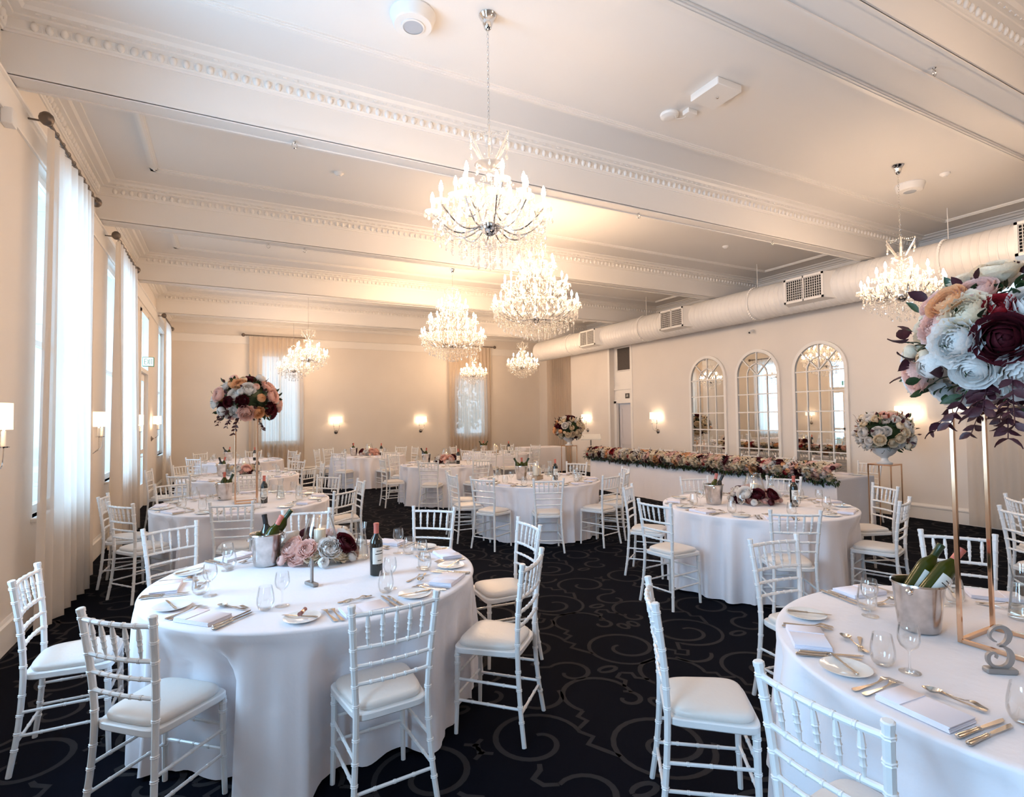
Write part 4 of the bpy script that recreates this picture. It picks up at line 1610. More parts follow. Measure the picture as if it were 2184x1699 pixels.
NP = proto_simple('napkin', napkin(), NAPKIN, 'napkin', sharp=50)
wg = MB().lathe([(0.0, 0.0015), (0.030, 0.0015), (0.034, 0.0005), (0.034, 0.002), (0.012, 0.005), (0.0045, 0.010), (0.0035, 0.04), (0.0038, 0.070), (0.010, 0.078), (0.028, 0.092), (0.0355, 0.112), (0.0345, 0.140), (0.0300, 0.165),
                 (0.0290, 0.165), (0.0335, 0.140), (0.0345, 0.112), (0.027, 0.094), (0.009, 0.081), (0.0, 0.080)], 28)
WG = proto_simple('wine_glass', wg, GLASS, 'glass', sharp=70)
tg = MB().lathe([(0.0, 0.001), (0.024, 0.001), (0.034, 0.010), (0.0415, 0.032), (0.0405, 0.06), (0.0345, 0.095), (0.031, 0.112), (0.030, 0.112), (0.0335, 0.095), (0.0395, 0.06), (0.0400, 0.032), (0.031, 0.014), (0.0, 0.010)], 28)
TG = proto_simple('tumbler', tg, GLASS, 'glass', sharp=70)


def bottle_proto(name, body, cap, label=True):
    t = thing(name, (0, 0, 0), 0, 'x', 'bottle')
    MB().lathe([(0.0, 0.004), (0.030, 0.0), (0.0365, 0.004), (0.037, 0.02), (0.037, 0.185), (0.034, 0.205), (0.020, 0.228), (0.0145, 0.24), (0.0138, 0.29), (0.0155, 0.291), (0.0155, 0.300), (0.0, 0.300)], 24).build('bottle_body', body, t)
    MB().lathe([(0.0150, 0.243), (0.0150, 0.288), (0.0162, 0.290), (0.0162, 0.302), (0.012, 0.3035), (0.0, 0.3035)], 18, capb=False).build('capsule', cap, t)
    if label:
        lb = MB()
        V = []
        n = 14
        for i in range(n + 1):
            a = -1.15 + 2.3 * i / n - PI / 2
            for z in (0.07, 0.165):
                V.append((0.0374 * math.cos(a), 0.0374 * math.sin(a), z))
        lb.add(V, [(2 * i, 2 * i + 2, 2 * i + 3, 2 * i + 1) for i in range(n)])
        l_ = lb.build('label', LABEL, t)
        q = MB()
        for (a0, a1, z) in ((-0.5, 0.5, 0.145), (-0.7, 0.7, 0.128), (-0.35, 0.35, 0.09)):
            V = []
            for i in range(7):
                a = a0 + (a1 - a0) * i / 6 - PI / 2
                for zz in (z - 0.002, z + 0.002):
                    V.append((0.0377 * math.cos(a), 0.0377 * math.sin(a), zz))
            q.add(V, [(2 * i, 2 * i + 2, 2 * i + 3, 2 * i + 1) for i in range(6)])
        q.build('printed_lines', BOT_D, t)
    return Proto(t)


B_RED = bottle_proto('red_wine_bottle', BOT_D, CAP_P)
B_DARK = bottle_proto('wine_bottle', BOT_D, CAP_D, False)
B_GRN = bottle_proto('white_wine_bottle', BOT_G, CAP_G, True)
B_PNK = bottle_proto('rose_wine_bottle', BOT_G, CAP_P, True)


def bucket_proto():
    t = thing('ice_bucket', (0, 0, 0), 0, 'x', 'ice bucket')
    MB().lathe([(0.0, 0.0), (0.066, 0.0), (0.072, 0.006), (0.080, 0.06), (0.092, 0.185), (0.096, 0.197), (0.099, 0.199), (0.100, 0.195), (0.0985, 0.203), (0.094, 0.200), (0.089, 0.185), (0.076, 0.02), (0.0, 0.015)], 40).build('bucket_body', BUCKET, t)
    for s in (-1, 1):
        MB().lathe([(0.0, 0.0), (0.006, 0.0), (0.005, 0.008), (0.012, 0.014), (0.014, 0.022), (0.009, 0.030), (0.0, 0.032)], 14, mtx=Matrix.Translation((s * 0.091, 0, 0.178)) @ Matrix.Rotation(s * PI / 2, 4, 'Y')).build('knob_handle', CHROME, t)
    return Proto(t)


BU = bucket_proto()


def carafe_proto():
    t = thing('water_carafe', (0, 0, 0), 0, 'x', 'carafe')
    MB().lathe([(0.0, 0.001), (0.042, 0.001), (0.047, 0.006), (0.046, 0.02), (0.036, 0.10), (0.027, 0.155), (0.024, 0.175), (0.029, 0.205), (0.034, 0.235), (0.033, 0.235), (0.028, 0.205), (0.0228, 0.175), (0.0255, 0.155), (0.0345, 0.10), (0.044, 0.02), (0.0, 0.012)], 28).build('glass_body', GLASS, t, sharp=70)
    MB().lathe([(0.0, 0.013), (0.0435, 0.021), (0.034, 0.10), (0.0252, 0.153), (0.0, 0.153)], 24).build('water', WATER, t, sharp=70)
    return Proto(t)


CR = carafe_proto()


def setting(cx, cy, pol, sector, tname, full=True, seed=0):
    r_ = random.Random(seed)
    a = math.radians(pol)
    er = Vector((math.cos(a), math.sin(a), 0))
    ep = Vector((-er.y, er.x, 0))
    inward = a + PI

    def P(r, o, z=0.0):
        q = er * r + ep * o
        return (cx + q.x, cy + q.y, TZ + z + 0.0012)
    j = lambda s: r_.uniform(-s, s)
    at = 'at the %s of the %s' % (sector, tname)
    PL.place(P(0.735 + j(.012), -0.285 + j(.01)), (0, 0, 0), 'white side plate ' + at, 'side plates')
    BK.place(P(0.735, -0.29, 0.013), (0, 0, inward + 0.55 + j(0.7)), 'butter knife on plate ' + at, 'butter knives')
    NP.place(P(0.80 + j(.01), 0.0 + j(.01)), (0, 0, inward + PI / 2 + j(.08)), 'folded white napkin ' + at, 'napkins')
    FK.place(P(0.77 + j(.01), -0.165), (0, 0, inward + j(.06)), 'outer dinner fork ' + at, 'dinner forks')
    KN.place(P(0.775 + j(.01), 0.160), (0, 0, inward + j(.05)), 'outer dinner knife ' + at, 'dinner knives')
    if full:
        FK.place(P(0.775 + j(.01), -0.135), (0, 0, inward + j(.06)), 'inner dinner fork ' + at, 'dinner forks')
        KN.place(P(0.765 + j(.01), 0.132), (0, 0, inward + j(.05)), 'inner dinner knife ' + at, 'dinner knives')
        SPN.place(P(0.645 + j(.01), 0.01, 0.004), (0, 0, inward + PI / 2 + 0.15 + j(.12)), 'dessert spoon ' + at, 'dessert spoons')
        DF.place(P(0.62 + j(.01), 0.0), (0, 0, inward - PI / 2 - 0.1 + j(.2)), 'dessert fork ' + at, 'dessert forks')
    TG.place(P(0.60 + j(.01), 0.175 + j(.01)), (0, 0, 0), 'stemless water glass ' + at, 'stemless glasses')
    WG.place(P(0.545 + j(.015), 0.225 + j(.01)), (0, 0, 0), 'stemmed wine glass ' + at, 'stemmed glasses')


for key, (cx, cy, name, chairs) in TABLES.items():
    sec = sectors(cx, cy, [c[3] for c in chairs])
    for i, (c, s) in enumerate(zip(chairs, sec)):
        setting(cx, cy, c[3], s, name, key not in ('T7', 'T9', 'T10'), seed=int(key[1:]) * 10 + i)

t = thing('wrapped_favour', (0.315, 2.735, TZ + 0.016), 1.1, 'small pink and gold wrapped favour on a side plate, front left table', 'favour')
MB().tube([(-0.035, 0, 0.012), (-0.022, 0, 0.010), (-0.018, 0, 0.010), (0.018, 0, 0.010), (0.022, 0, 0.010), (0.035, 0, 0.012)], [0.010, 0.004, 0.009, 0.009, 0.004, 0.010], 10).build('wrapper', FL['dusty'], t)
MB().tube([(-0.008, 0, 0.010), (0.008, 0, 0.010)], 0.0098, 10).build('gold_band', GOLD, t)


def bucket_set(x, y, name, yaw, kinds):
    z = TZ + 0.001
    BU.place((x, y, z), (0, 0, yaw), 'steel ice bucket holding wine bottles on the %s' % name, 'ice buckets')
    for kk, (kind, az, tilt, dz, lb) in enumerate(kinds):
        p = {'d': B_DARK, 'g': B_GRN, 'p': B_PNK, 'r': B_RED}[kind]
        d = Vector((math.cos(az), math.sin(az), 0))
        xr = 0.093 - 0.037 / math.cos(tilt)
        z0 = max(0.02, 0.205 - (xr + 0.035) / math.tan(tilt))
        side = Vector((-d.y, d.x, 0)) * dz
        base = Vector((x, y, z + z0)) - d * 0.035 + side
        q = Vector((0, 0, 1)).rotation_difference((Vector((0, 0, math.cos(tilt))) + d * math.sin(tilt)).normalized()).to_euler()
        p.place(base, q, '%s in the ice bucket on the %s' % (lb, name), 'bottles in ice buckets')


# ------------------------------------------------------------------ flowers


def shell(mb, R_, phi0, width, tb, tr, ruffle, rr, curl=0.18, squash=0.85):
    """one cupped petal lying on a sphere of radius R_, from polar angle tb up to its rim at tr"""
    nu, nv = 5, 5
    V = []
    sd = rr.uniform(0, 6)
    for j in range(nv + 1):
        v = j / nv
        for i in range(nu + 1):
            u = i / nu * 2 - 1
            vv = v * (1 - 0.22 * u * u * v)
            th = tb + (tr - tb) * vv
            w = width * (0.35 + 0.65 * math.sin(min(1.0, v * 1.1 + 0.1) * PI / 2))
            ph = phi0 + u * w
            rim = max(0.0, v - 0.55) / 0.45
            rho = R_ * (1 + 0.05 * u + curl * rim * rim + ruffle * rim * math.sin(u * 9 + sd) + 0.03 * rr.uniform(-1, 1) * rim)
            V.append((rho * math.sin(th) * math.cos(ph), rho * math.sin(th) * math.sin(ph), rho * math.cos(th) * squash - curl * rim * rim * 0.12 * R_))
    F = [(j * (nu + 1) + i, j * (nu + 1) + i + 1, (j + 1) * (nu + 1) + i + 1, (j + 1) * (nu + 1) + i) for j in range(nv) for i in range(nu)]
    mb.add(V, F)


def flower_mesh(kind, seed):
    """unit flower: radius about 1, facing +z"""
    rr = random.Random(seed)
    mb = MB()
    if kind == 'rose':
        rings = ((0.20, 2, 0.20, 1.5, 0.0), (0.33, 3, 0.34, 1.2, 0.0), (0.47, 3, 0.50, 1.15, 0.05), (0.61, 4, 0.66, 0.98, 0.10), (0.75, 5, 0.84, 0.85, 0.16), (0.88, 5, 1.04, 0.85, 0.22), (0.98, 6, 1.30, 0.75, 0.26))
        ruf = 0.02
    elif kind == 'peony':
        rings = ((0.22, 4, 0.25, 0.9, 0.05), (0.36, 6, 0.40, 0.62, 0.08), (0.50, 8, 0.55, 0.52, 0.12), (0.64, 9, 0.72, 0.48, 0.15), (0.78, 10, 0.92, 0.45, 0.2), (0.90, 9, 1.15, 0.5, 0.22), (1.0, 8, 1.42, 0.55, 0.25))
        ruf = 0.085
    else:
        rings = ((0.45, 2, 0.10, 1.5, 0.0), (0.62, 3, 0.18, 1.25, 0.0), (0.78, 4, 0.30, 1.05, 0.02), (0.92, 5, 0.50, 0.85, 0.05))
        ruf = 0.01
    for R_, n, tr, w, curl in rings:
        off = rr.uniform(0, 6)
        for k in range(n):
            shell(mb, R_ * rr.uniform(0.97, 1.04), off + 2 * PI * k / n + rr.uniform(-.12, .12), w, 2.35, tr + rr.uniform(-.07, .07), ruf, rr, curl)
    mb.lathe([(0.0, -0.75), (0.30, -0.62), (0.55, -0.35), (0.2, -0.1), (0.0, 0.05)], 10)
    return mb


FM = {}
for kind in ('rose', 'peony', 'bud'):
    for s in range(3):
        for cn, cm in FL.items():
            if s == 0:
                base = None
        me = flower_mesh(kind, 11 + s * 7).mesh('%s_petals' % kind, FL['white'], sharp=180)
        FM[(kind, s)] = me


def flower(kind, color, parent, loc, nrm, r, rg):
    me = FM[(kind, rg.randrange(3))]
    o = obj({'rose': 'rose', 'peony': 'peony', 'bud': 'rosebud'}[kind], me, parent)
    q = Vector((0, 0, 1)).rotation_difference(Vector(nrm).normalized())
    o.rotation_mode = 'XYZ'
    o.rotation_euler = (q.to_matrix() @ Matrix.Rotation(rg.uniform(0, 6.28), 3, 'Z')).to_euler()
    o.location = loc
    o.scale = (r, r, r * 0.92)
    o.material_slots[0].link = 'OBJECT'
    o.material_slots[0].material = FL[color]
    return o


def leaf_geo(mb, p, d, up, L, W):
    d = Vector(d).normalized()
    up = Vector(up)
    s = d.cross(up)
    if s.length < 1e-3:
        s = d.orthogonal()
    s.normalize()
    n = s.cross(d)
    V = []
    for t, w, b in ((0, 0.02, 0), (0.25, 0.8, 0.06), (0.5, 1.0, 0.08), (0.78, 0.65, 0.03), (1.0, 0.02, -0.06)):
        c = Vector(p) + d * (L * t) + n * (L * b)
        V += [c - s * (W * w / 2) + n * (W * 0.12), c, c + s * (W * w / 2) + n * (W * 0.12)]
    F = []
    for i in range(4):
        b = i * 3
        F += [(b, b + 1, b + 4, b + 3), (b + 1, b + 2, b + 5, b + 4)]
    mb.add(V, F)


LEAF_ME = {}
for nm, m_, L_, W_ in (('g', LEAF_G, 1.0, 0.42), ('w', LEAF_W, 1.0, 0.55), ('r', LEAF_R, 1.0, 0.3)):
    l_ = MB()
    leaf_geo(l_, (0, 0, 0), (0, 0, 1), (0, 1, 0), L_, W_)
    LEAF_ME[nm] = l_.mesh('leaf', m_, sharp=180)


def leaf(parent, kind, p, d, L, rg):
    o = obj('leaf', LEAF_ME[kind], parent, p)
    q = Vector((0, 0, 1)).rotation_difference(Vector(d).normalized())
    o.rotation_euler = (q.to_matrix() @ Matrix.Rotation(rg.uniform(0, 6.28), 3, 'Z')).to_euler()
    o.scale = (L, L, L)
    return o


PAL = ['white'] * 11 + ['cream'] * 6 + ['blush'] * 5 + ['peach'] * 2 + ['wine'] * 1


def ball(parent, c, rx, rz, n, fr, seed, preset=(), lowcut=-0.75, pal=PAL, kinds=('rose', 'rose', 'peony', 'peony', 'bud'), trail=0, nleaf=40, bigleaf=0.06, leafkinds='gw'):
    rg = random.Random(seed)
    pts = []
    for (a, e, r, col, k) in preset:
        u = Vector((math.cos(a) * math.cos(e), math.sin(a) * math.cos(e), math.sin(e)))
        p = Vector((u.x * rx, u.y * rx, u.z * rz)) * 1.04
        pts.append((p, r))
        flower(k, col, parent, (c[0] + p.x, c[1] + p.y, c[2] + p.z), u, r, rg)
    tries = 0
    while len(pts) < n and tries < n * 60:
        tries += 1
        z = rg.uniform(lowcut, 1)
        a = rg.uniform(0, 2 * PI)
        q = math.sqrt(1 - z * z)
        u = Vector((q * math.cos(a), q * math.sin(a), z))
        p = Vector((u.x * rx, u.y * rx, u.z * rz))
        r = fr * rg.uniform(0.75, 1.2)
        if all((p - p2).length > (r + r2) * 0.64 for p2, r2 in pts):
            pts.append((p, r))
            k = rg.choice(kinds)
            pos = p * rg.uniform(0.90, 1.16)
            flower(k, rg.choice(pal), parent, (c[0] + pos.x, c[1] + pos.y, c[2] + pos.z), (u.x, u.y, u.z * 0.8 + 0.1), r * (0.8 if k == 'bud' else 1), rg)
    core = MB()
    core.lathe([(0.0, -0.72 * rz), (0.4 * rx, -0.6 * rz), (0.72 * rx, -0.2 * rz), (0.78 * rx, 0.2 * rz), (0.5 * rx, 0.65 * rz), (0.0, 0.8 * rz)], 14, c)
    for k in range(int(n * 5)):
        z = rg.uniform(lowcut - 0.1, 1)
        a = rg.uniform(0, 2 * PI)
        q = math.sqrt(max(0, 1 - z * z))
        u = Vector((q * math.cos(a), q * math.sin(a), z))
        p = Vector((u.x * rx, u.y * rx, u.z * rz)) * rg.uniform(0.72, 1.0)
        d = u + Vector((rg.uniform(-1, 1), rg.uniform(-1, 1), rg.uniform(-1, 1))) * 0.7
        leaf_geo(core, (c[0] + p.x, c[1] + p.y, c[2] + p.z), d, (0, 0.3, 1), fr * rg.uniform(0.6, 1.1), fr * 0.45)
    tag(core.build('foliage', LEAF_G, parent, sharp=180), kind='stuff')
    for k in range(nleaf):
        z = rg.uniform(lowcut - 0.15, 0.95)
        a = rg.uniform(0, 2 * PI)
        q = math.sqrt(max(0, 1 - z * z))
        u = Vector((q * math.cos(a), q * math.sin(a), z))
        p = Vector((u.x * rx, u.y * rx, u.z * rz)) * rg.uniform(0.98, 1.14)
        leaf(parent, rg.choice(leafkinds), (c[0] + p.x, c[1] + p.y, c[2] + p.z), u + Vector((rg.uniform(-1, 1), rg.uniform(-1, 1), rg.uniform(-1, 1))) * 0.6, bigleaf * rg.uniform(0.8, 1.4), rg)
    # trailing stems under the ball
    for k in range(trail):
        a = rg.uniform(0, 2 * PI) if k % 2 else rg.uniform(2.8, 4.2)
        r0 = rx * (rg.uniform(0.1, 0.6) if k % 2 else rg.uniform(0.5, 0.95))
        p0 = Vector((c[0] + r0 * math.cos(a), c[1] + r0 * math.sin(a), c[2] - rz * (0.7 if k % 2 else 0.45)))
        dd = Vector((math.cos(a) * 0.6, math.sin(a) * 0.6, -0.8)).normalized()
        Lt = rg.uniform(0.12, 0.22)
        pts_ = [p0 + dd * (Lt * s / 5) + Vector((0, 0, -0.02 * (s / 5) ** 2)) for s in range(6)]
        MB().tube(pts_, [0.002] * 6, 5).build('stem', LEAF_W, parent)
        for s in range(1, 6):
            for sg in (-1, 1):
                sd = Vector((-dd.y, dd.x, 0)) * sg
                leaf(parent, 'w', pts_[s], dd * 0.6 + sd, bigleaf * rg.uniform(0.7, 1.0), rg)


def tall_stand(x0, x1, y0, y1, h, label, grp, rz=0):
    t = thing('flower_stand', ((x0 + x1) / 2, (y0 + y1) / 2, TZ + 0.001), rz, label, 'stand', grp)
    hx, hy = (x1 - x0) / 2, (y1 - y0) / 2
    b = 0.0075
    for sx in (-1, 1):
        for sy in (-1, 1):
            MB().box(sx * hx - b, sx * hx + b, sy * hy - b, sy * hy + b, 0, h, 0.0015).build('post', GOLD, t)
    for z in (0, h - 2 * b):
        for s in (-1, 1):
            MB().box(-hx + b, hx - b, s * hy - b, s * hy + b, z, z + 2 * b, 0.0015).build('crossbar', GOLD, t)
            MB().box(s * hx - b, s * hx + b, -hy + b, hy - b, z, z + 2 * b, 0.0015).build('crossbar', GOLD, t)
    MB().box(-hx, hx, -hy, hy, h, h + 0.006, 0.001).build('top_plate', GOLD, t)
    return t


tall_stand(2.594, 2.861, 0.874, 1.141, 0.93, 'tall open gold stand on the front right table', 'gold table stands')
fa = thing('flower_arrangement', (2.73, 1.0, TZ + 0.937), 0, 'large ball of white, cream and burgundy flowers on near gold stand', 'flowers')
ball(fa, (0, 0, 0.24), 0.315, 0.26, 58, 0.060, 21, preset=((3.45, -0.02, 0.078, 'wine', 'rose'), (3.42, 0.42, 0.045, 'red', 'rose'), (3.68, -0.50, 0.085, 'white', 'peony'), (3.15, -0.42, 0.060, 'white', 'rose'), (3.10, 0.42, 0.070, 'cream', 'peony'), (3.02, 0.0, 0.075, 'white', 'peony'), (3.72, 0.42, 0.062, 'white', 'rose'), (3.92, -0.02, 0.065, 'white', 'rose'), (3.12, 0.8, 0.06, 'blush', 'rose')), lowcut=-0.7, trail=12, nleaf=80, bigleaf=0.062)
tall_stand(0.085, 0.305, 6.75, 6.97, 0.98, 'tall open gold stand on the second table along the windows', 'gold table stands')
fa = thing('flower_arrangement', (0.2, 6.865, TZ + 0.987), 0, 'ball of white, pink and burgundy flowers on farther gold stand', 'flowers')
ball(fa, (0, 0, 0.16), 0.30, 0.24, 58, 0.064, 34, lowcut=-0.7, trail=6, nleaf=60, bigleaf=0.055, pal=['white'] * 6 + ['cream'] * 2 + ['blush'] * 4 + ['peach'] * 3 + ['wine'] * 5)

# floor plinths with urns


def plinth(x, y, w, h, label, lb2, lb3, seed, pal):
    t = thing('plinth_stand', (x, y, 0), 0.05, label, 'stand', 'gold frame plinths')
    b = 0.007
    hw = w / 2
    for sx in (-1, 1):
        for sy in (-1, 1):
            MB().box(sx * hw - b, sx * hw + b, sy * hw - b, sy * hw + b, 0, h - 0.006, 0.001).build('post', GOLD, t)
    for z in (0, h - 0.02):
        for s in (-1, 1):
            MB().box(-hw, hw, s * hw - b, s * hw + b, z, z + 2 * b, 0.001).build('crossbar', GOLD, t)
            MB().box(s * hw - b, s * hw + b, -hw, hw, z, z + 2 * b, 0.001).build('crossbar', GOLD, t)
    MB().box(-hw - b, hw + b, -hw - b, hw + b, h - 0.006, h, 0.001).build('top_plate', GOLD, t)
    u = thing('urn', (x, y, h), 0, lb2, 'urn')
    MB().lathe([(0.0, 0.0), (0.095, 0.0), (0.098, 0.012), (0.085, 0.02), (0.06, 0.03), (0.045, 0.05), (0.042, 0.075), (0.055, 0.095), (0.09, 0.115), (0.13, 0.15), (0.155, 0.19), (0.17, 0.215), (0.175, 0.222), (0.165, 0.225), (0.14, 0.19), (0.0, 0.14)], 32).build('urn_body', URN, u)
    fa = thing('flower_arrangement', (x, y, h + 0.2), 0, lb3, 'flowers')
    ball(fa, (0, 0, 0.22), 0.345, 0.27, 66, 0.062, seed, lowcut=-0.72, trail=0, nleaf=50, bigleaf=0.06, pal=pal, leafkinds='ggwr')
    rg = random.Random(seed)
    for k in range(60):
        a = rg.uniform(0, 6.28)
        s = rg.uniform(0.5, 1.12)
        d = Vector((0.5 * math.cos(a), 0.5 * math.sin(a), 1))
        leaf(fa, rg.choice('rw') if k % 3 else 'g', (0.3 * s * math.cos(a), 0.3 * s * math.sin(a), 0.30 + 0.16 * rg.random()), d, rg.uniform(0.05, 0.09), rg)


plinth(8.18, 4.42, 0.29, 0.965, 'tall gold frame plinth at the near end of the bridal table', 'white footed urn on the near gold plinth', 'round white and green flower arrangement in the near urn', 51,
       ['white'] * 9 + ['cream'] * 6 + ['blush'] * 3)
plinth(7.55, 11.45, 0.27, 0.965, 'gold frame plinth beyond the far end of bridal table', 'white footed urn on the far gold plinth', 'cream and burgundy flower arrangement in the far urn', 62,
       ['cream'] * 9 + ['white'] * 5 + ['peach'] * 2 + ['wine'] * 2)

# ------------------------------------------------------------------ table centre items


def hurricane(x, y, name, seed, flowers=True, leafred=False):
    z = TZ + 0.001
    v = thing('hurricane_vase', (x, y, z), 0, 'clear glass hurricane vase over a candle on the %s' % name, 'vase', 'hurricane vases')
    MB().lathe([(0.0, 0.003), (0.06, 0.003), (0.085, 0.02), (0.105, 0.07), (0.108, 0.12), (0.095, 0.20), (0.073, 0.27), (0.068, 0.29), (0.072, 0.305), (0.070, 0.305), (0.066, 0.29), (0.071, 0.27), (0.093, 0.20), (0.106, 0.12), (0.103, 0.07), (0.083, 0.024), (0.0, 0.008)], 36).build('glass_body', GLASS, v, sharp=70)
    c = thing('pillar_candle', (x, y, z + 0.009), 0, 'thick ivory candle inside the vase on the %s' % name, 'candle', 'pillar candles')
    MB().lathe([(0.0, 0.0), (0.036, 0.0), (0.037, 0.002), (0.037, 0.185), (0.034, 0.19), (0.02, 0.187), (0.0, 0.186)], 28).build('wax', CANDLE, c)
    MB().tube([(0, 0, 0.186), (0.001, 0, 0.197)], 0.0012, 5).build('wick', BLACK, c)
    MB().lathe([(0.0, 0.192), (0.004, 0.197), (0.0045, 0.203), (0.002, 0.214), (0.0, 0.22)], 8).build('flame', FLAME, c)
    if flowers:
        w = thing('flower_ring', (x, y, z), 0, 'ring of pink, white and burgundy flowers around vase on the %s' % name, 'flowers', 'table flower rings')
        rg = random.Random(seed)
        n = 17
        for k in range(n):
            a = 2 * PI * k / n + rg.uniform(-.1, .1)
            r = rg.choice((0.175, 0.185, 0.195)) + (0.01 if k % 2 else -0.005)
            zz = 0.066 + 0.040 * (k % 2) + rg.uniform(0, .015)
            col = rg.choice(['blush', 'blush', 'white', 'white', 'cream', 'wine', 'wine', 'dusty'])
            flower(rg.choice(('rose', 'peony', 'rose')), col, w, (r * math.cos(a), r * math.sin(a), zz), (math.cos(a), math.sin(a), 0.9), rg.uniform(0.056, 0.070), rg)
        for k in range(7):
            a = 2 * PI * k / 7 + rg.uniform(-.3, .3)
            flower('bud', rg.choice(['white', 'blush', 'wine']), w, (0.245 * math.cos(a), 0.245 * math.sin(a), 0.038), (math.cos(a), math.sin(a), 0.5), 0.036, rg)
        core = MB()
        for k in range(90):
            a = rg.uniform(0, 6.28)
            r = rg.uniform(0.12, 0.19)
            leaf_geo(core, (r * math.cos(a), r * math.sin(a), rg.uniform(0.005, 0.07)), (math.cos(a) + rg.uniform(-.8, .8), math.sin(a) + rg.uniform(-.8, .8), rg.uniform(-.1, .7)), (0, 0, 1), rg.uniform(.035, .06), 0.024)
        tag(core.build('foliage', LEAF_G, w, sharp=180), kind='stuff')
        for k in range(16):
            a = 2.5 + rg.uniform(-0.7, 0.7)
            leaf(w, 'r', (0.17 * math.cos(a), 0.17 * math.sin(a), 0.08), (math.cos(a) * 1.0, math.sin(a), rg.uniform(0.2, 1.0)), rg.uniform(0.05, 0.09), rg)


def place_wine(x, y, name, rz=0.5):
    B_RED.place((x, y, TZ + 0.001), (0, 0, rz), 'red wine bottle with salmon capsule standing on the %s' % name, 'standing wine bottles')


def place_carafe(x, y, name):
    CR.place((x, y, TZ + 0.001), (0, 0, 0), 'glass water carafe on the %s' % name, 'water carafes')


N = {k: v[2] for k, v in TABLES.items()}
bucket_set(0.225, 3.83, N['T1'], 0.4, [('d', PI * 0.85, 0.16, 0.0, 'dark bottle with black capsule'), ('p', -0.45, 0.50, -0.03, 'green bottle with salmon capsule'), ('g', -0.35, 0.62, 0.045, 'leaning green bottle with open neck')])
hurricane(0.545, 3.80, N['T1'], 3)
place_carafe(0.79, 3.68, N['T1'])
place_wine(0.785, 3.26, N['T1'], 0.3)
bucket_set(2.60, 1.29, N['T2'], 0.2, [('g', -0.40, 0.66, 0.040, 'green bottle with green foil'), ('p', -0.46, 0.72, -0.040, 'dark green bottle with salmon capsule')])
place_carafe(3.12, 1.14, N['T2'])
hurricane(4.87, 3.92, N['T3'], 5)
bucket_set(4.46, 4.08, N['T3'], 0.8, [('p', 0.1, 0.3, 0.0, 'green bottle with salmon capsule'), ('d', -0.6, 0.45, 0.0, 'dark bottle with black capsule')])
place_wine(5.0, 3.56, N['T3'], -0.4)
place_carafe(5.30, 4.05, N['T3'])
bucket_set(3.87, 7.15, N['T4'], 0.5, [('p', 1.5, 0.1, 0.0, 'bottle with salmon capsule'), ('g', 2.6, 0.5, 0.0, 'left-leaning green bottle'), ('g', -0.4, 0.5, 0.0, 'right-leaning green bottle')])
place_wine(4.25, 6.82, N['T4'], -0.2)
place_carafe(4.42, 7.25, N['T4'])
bucket_set(-0.02, 7.22, N['T5'], 0.5, [('d', 2.8, 0.15, 0.0, 'dark bottle with black capsule'), ('p', 1.2, 0.1, 0.0, 'bottle with salmon capsule'), ('g', 0.0, 0.42, -0.03, 'right-leaning green bottle')])
place_wine(0.37, 6.70, N['T5'], 0.2)
place_carafe(0.56, 6.96, N['T5'])
bucket_set(3.60, 10.72, N['T6'], 0.5, [('d', 2.5, 0.5, 0.0, 'left-leaning dark bottle'), ('p', 0.3, 0.15, 0.0, 'bottle with salmon capsule')])
hurricane(4.0, 10.62, N['T6'], 8)
place_wine(4.12, 10.28, N['T6'], -0.2)
bucket_set(2.84, 14.12, N['T7'], 0.5, [('d', 2.8, 0.2, 0.0, 'dark bottle'), ('p', 0.3, 0.1, 0.0, 'bottle with salmon capsule')])
hurricane(3.22, 14.1, N['T7'], 12)
place_wine(3.48, 13.9, N['T7'], -0.2)
bucket_set(-0.06, 10.35, N['T8'], 0.5, [('d', 2.8, 0.3, 0.0, 'dark bottle'), ('p', 0.3, 0.25, 0.0, 'bottle with salmon capsule')])
hurricane(0.26, 10.4, N['T8'], 17)
place_wine(0.46, 10.25, N['T8'], 0)
bucket_set(0.03, 14.25, N['T9'], 0.5, [('d', 2.8, 0.5, 0.0, 'left-leaning dark bottle'), ('p', 0.3, 0.25, 0.0, 'bottle with salmon capsule')])
place_wine(0.57, 13.95, N['T9'], 0)
bucket_set(5.92, 13.0, N['T10'], 0.5, [('g', 2.8, 0.5, 0.0, 'left-leaning green bottle'), ('p', 0.8, 0.1, 0.0, 'bottle with salmon capsule'), ('g', -0.3, 0.5, 0.0, 'right-leaning green bottle')])
place_wine(6.5, 12.7, N['T10'], 0)


def candle_glasses(x, y, name, d):
    k = thing('candle_block', (x, y, TZ + 0.001), 0.6, 'wooden block with two glowing candle jars on the %s' % name, 'candle holder')
    MB().box(-0.11, 0.11, -0.045, 0.045, 0, 0.06, 0.004).build('block', mat('wood_block', (0.42, 0.33, 0.25), 0.7, var=0.2, vscale=20), k)
    for s, h_ in ((-1, 0.09), (1, 0.05)):
        MB().lathe([(0.0, 0.061), (0.034, 0.061), (0.038, 0.066), (0.038, 0.10 + h_), (0.034, 0.115 + h_), (0.02, 0.12 + h_), (0.0, 0.12 + h_)], 20, (s * 0.05, 0, 0)).build('candle', CANDLE, k)
        MB().lathe([(0.0, 0.122 + h_), (0.004, 0.128 + h_), (0.0, 0.15 + h_)], 8, (s * 0.05, 0, 0)).build('flame', FLAME, k)
        MB().lathe([(0.04, 0.061), (0.048, 0.08), (0.05, 0.14 + h_), (0.046, 0.17 + h_)], 20, (s * 0.05, 0, 0), capt=False).build('jar', GLASS, k, sharp=70)


candle_glasses(4.05, 7.0, N['T4'], 0)
candle_glasses(6.20, 12.85, N['T10'], 0)


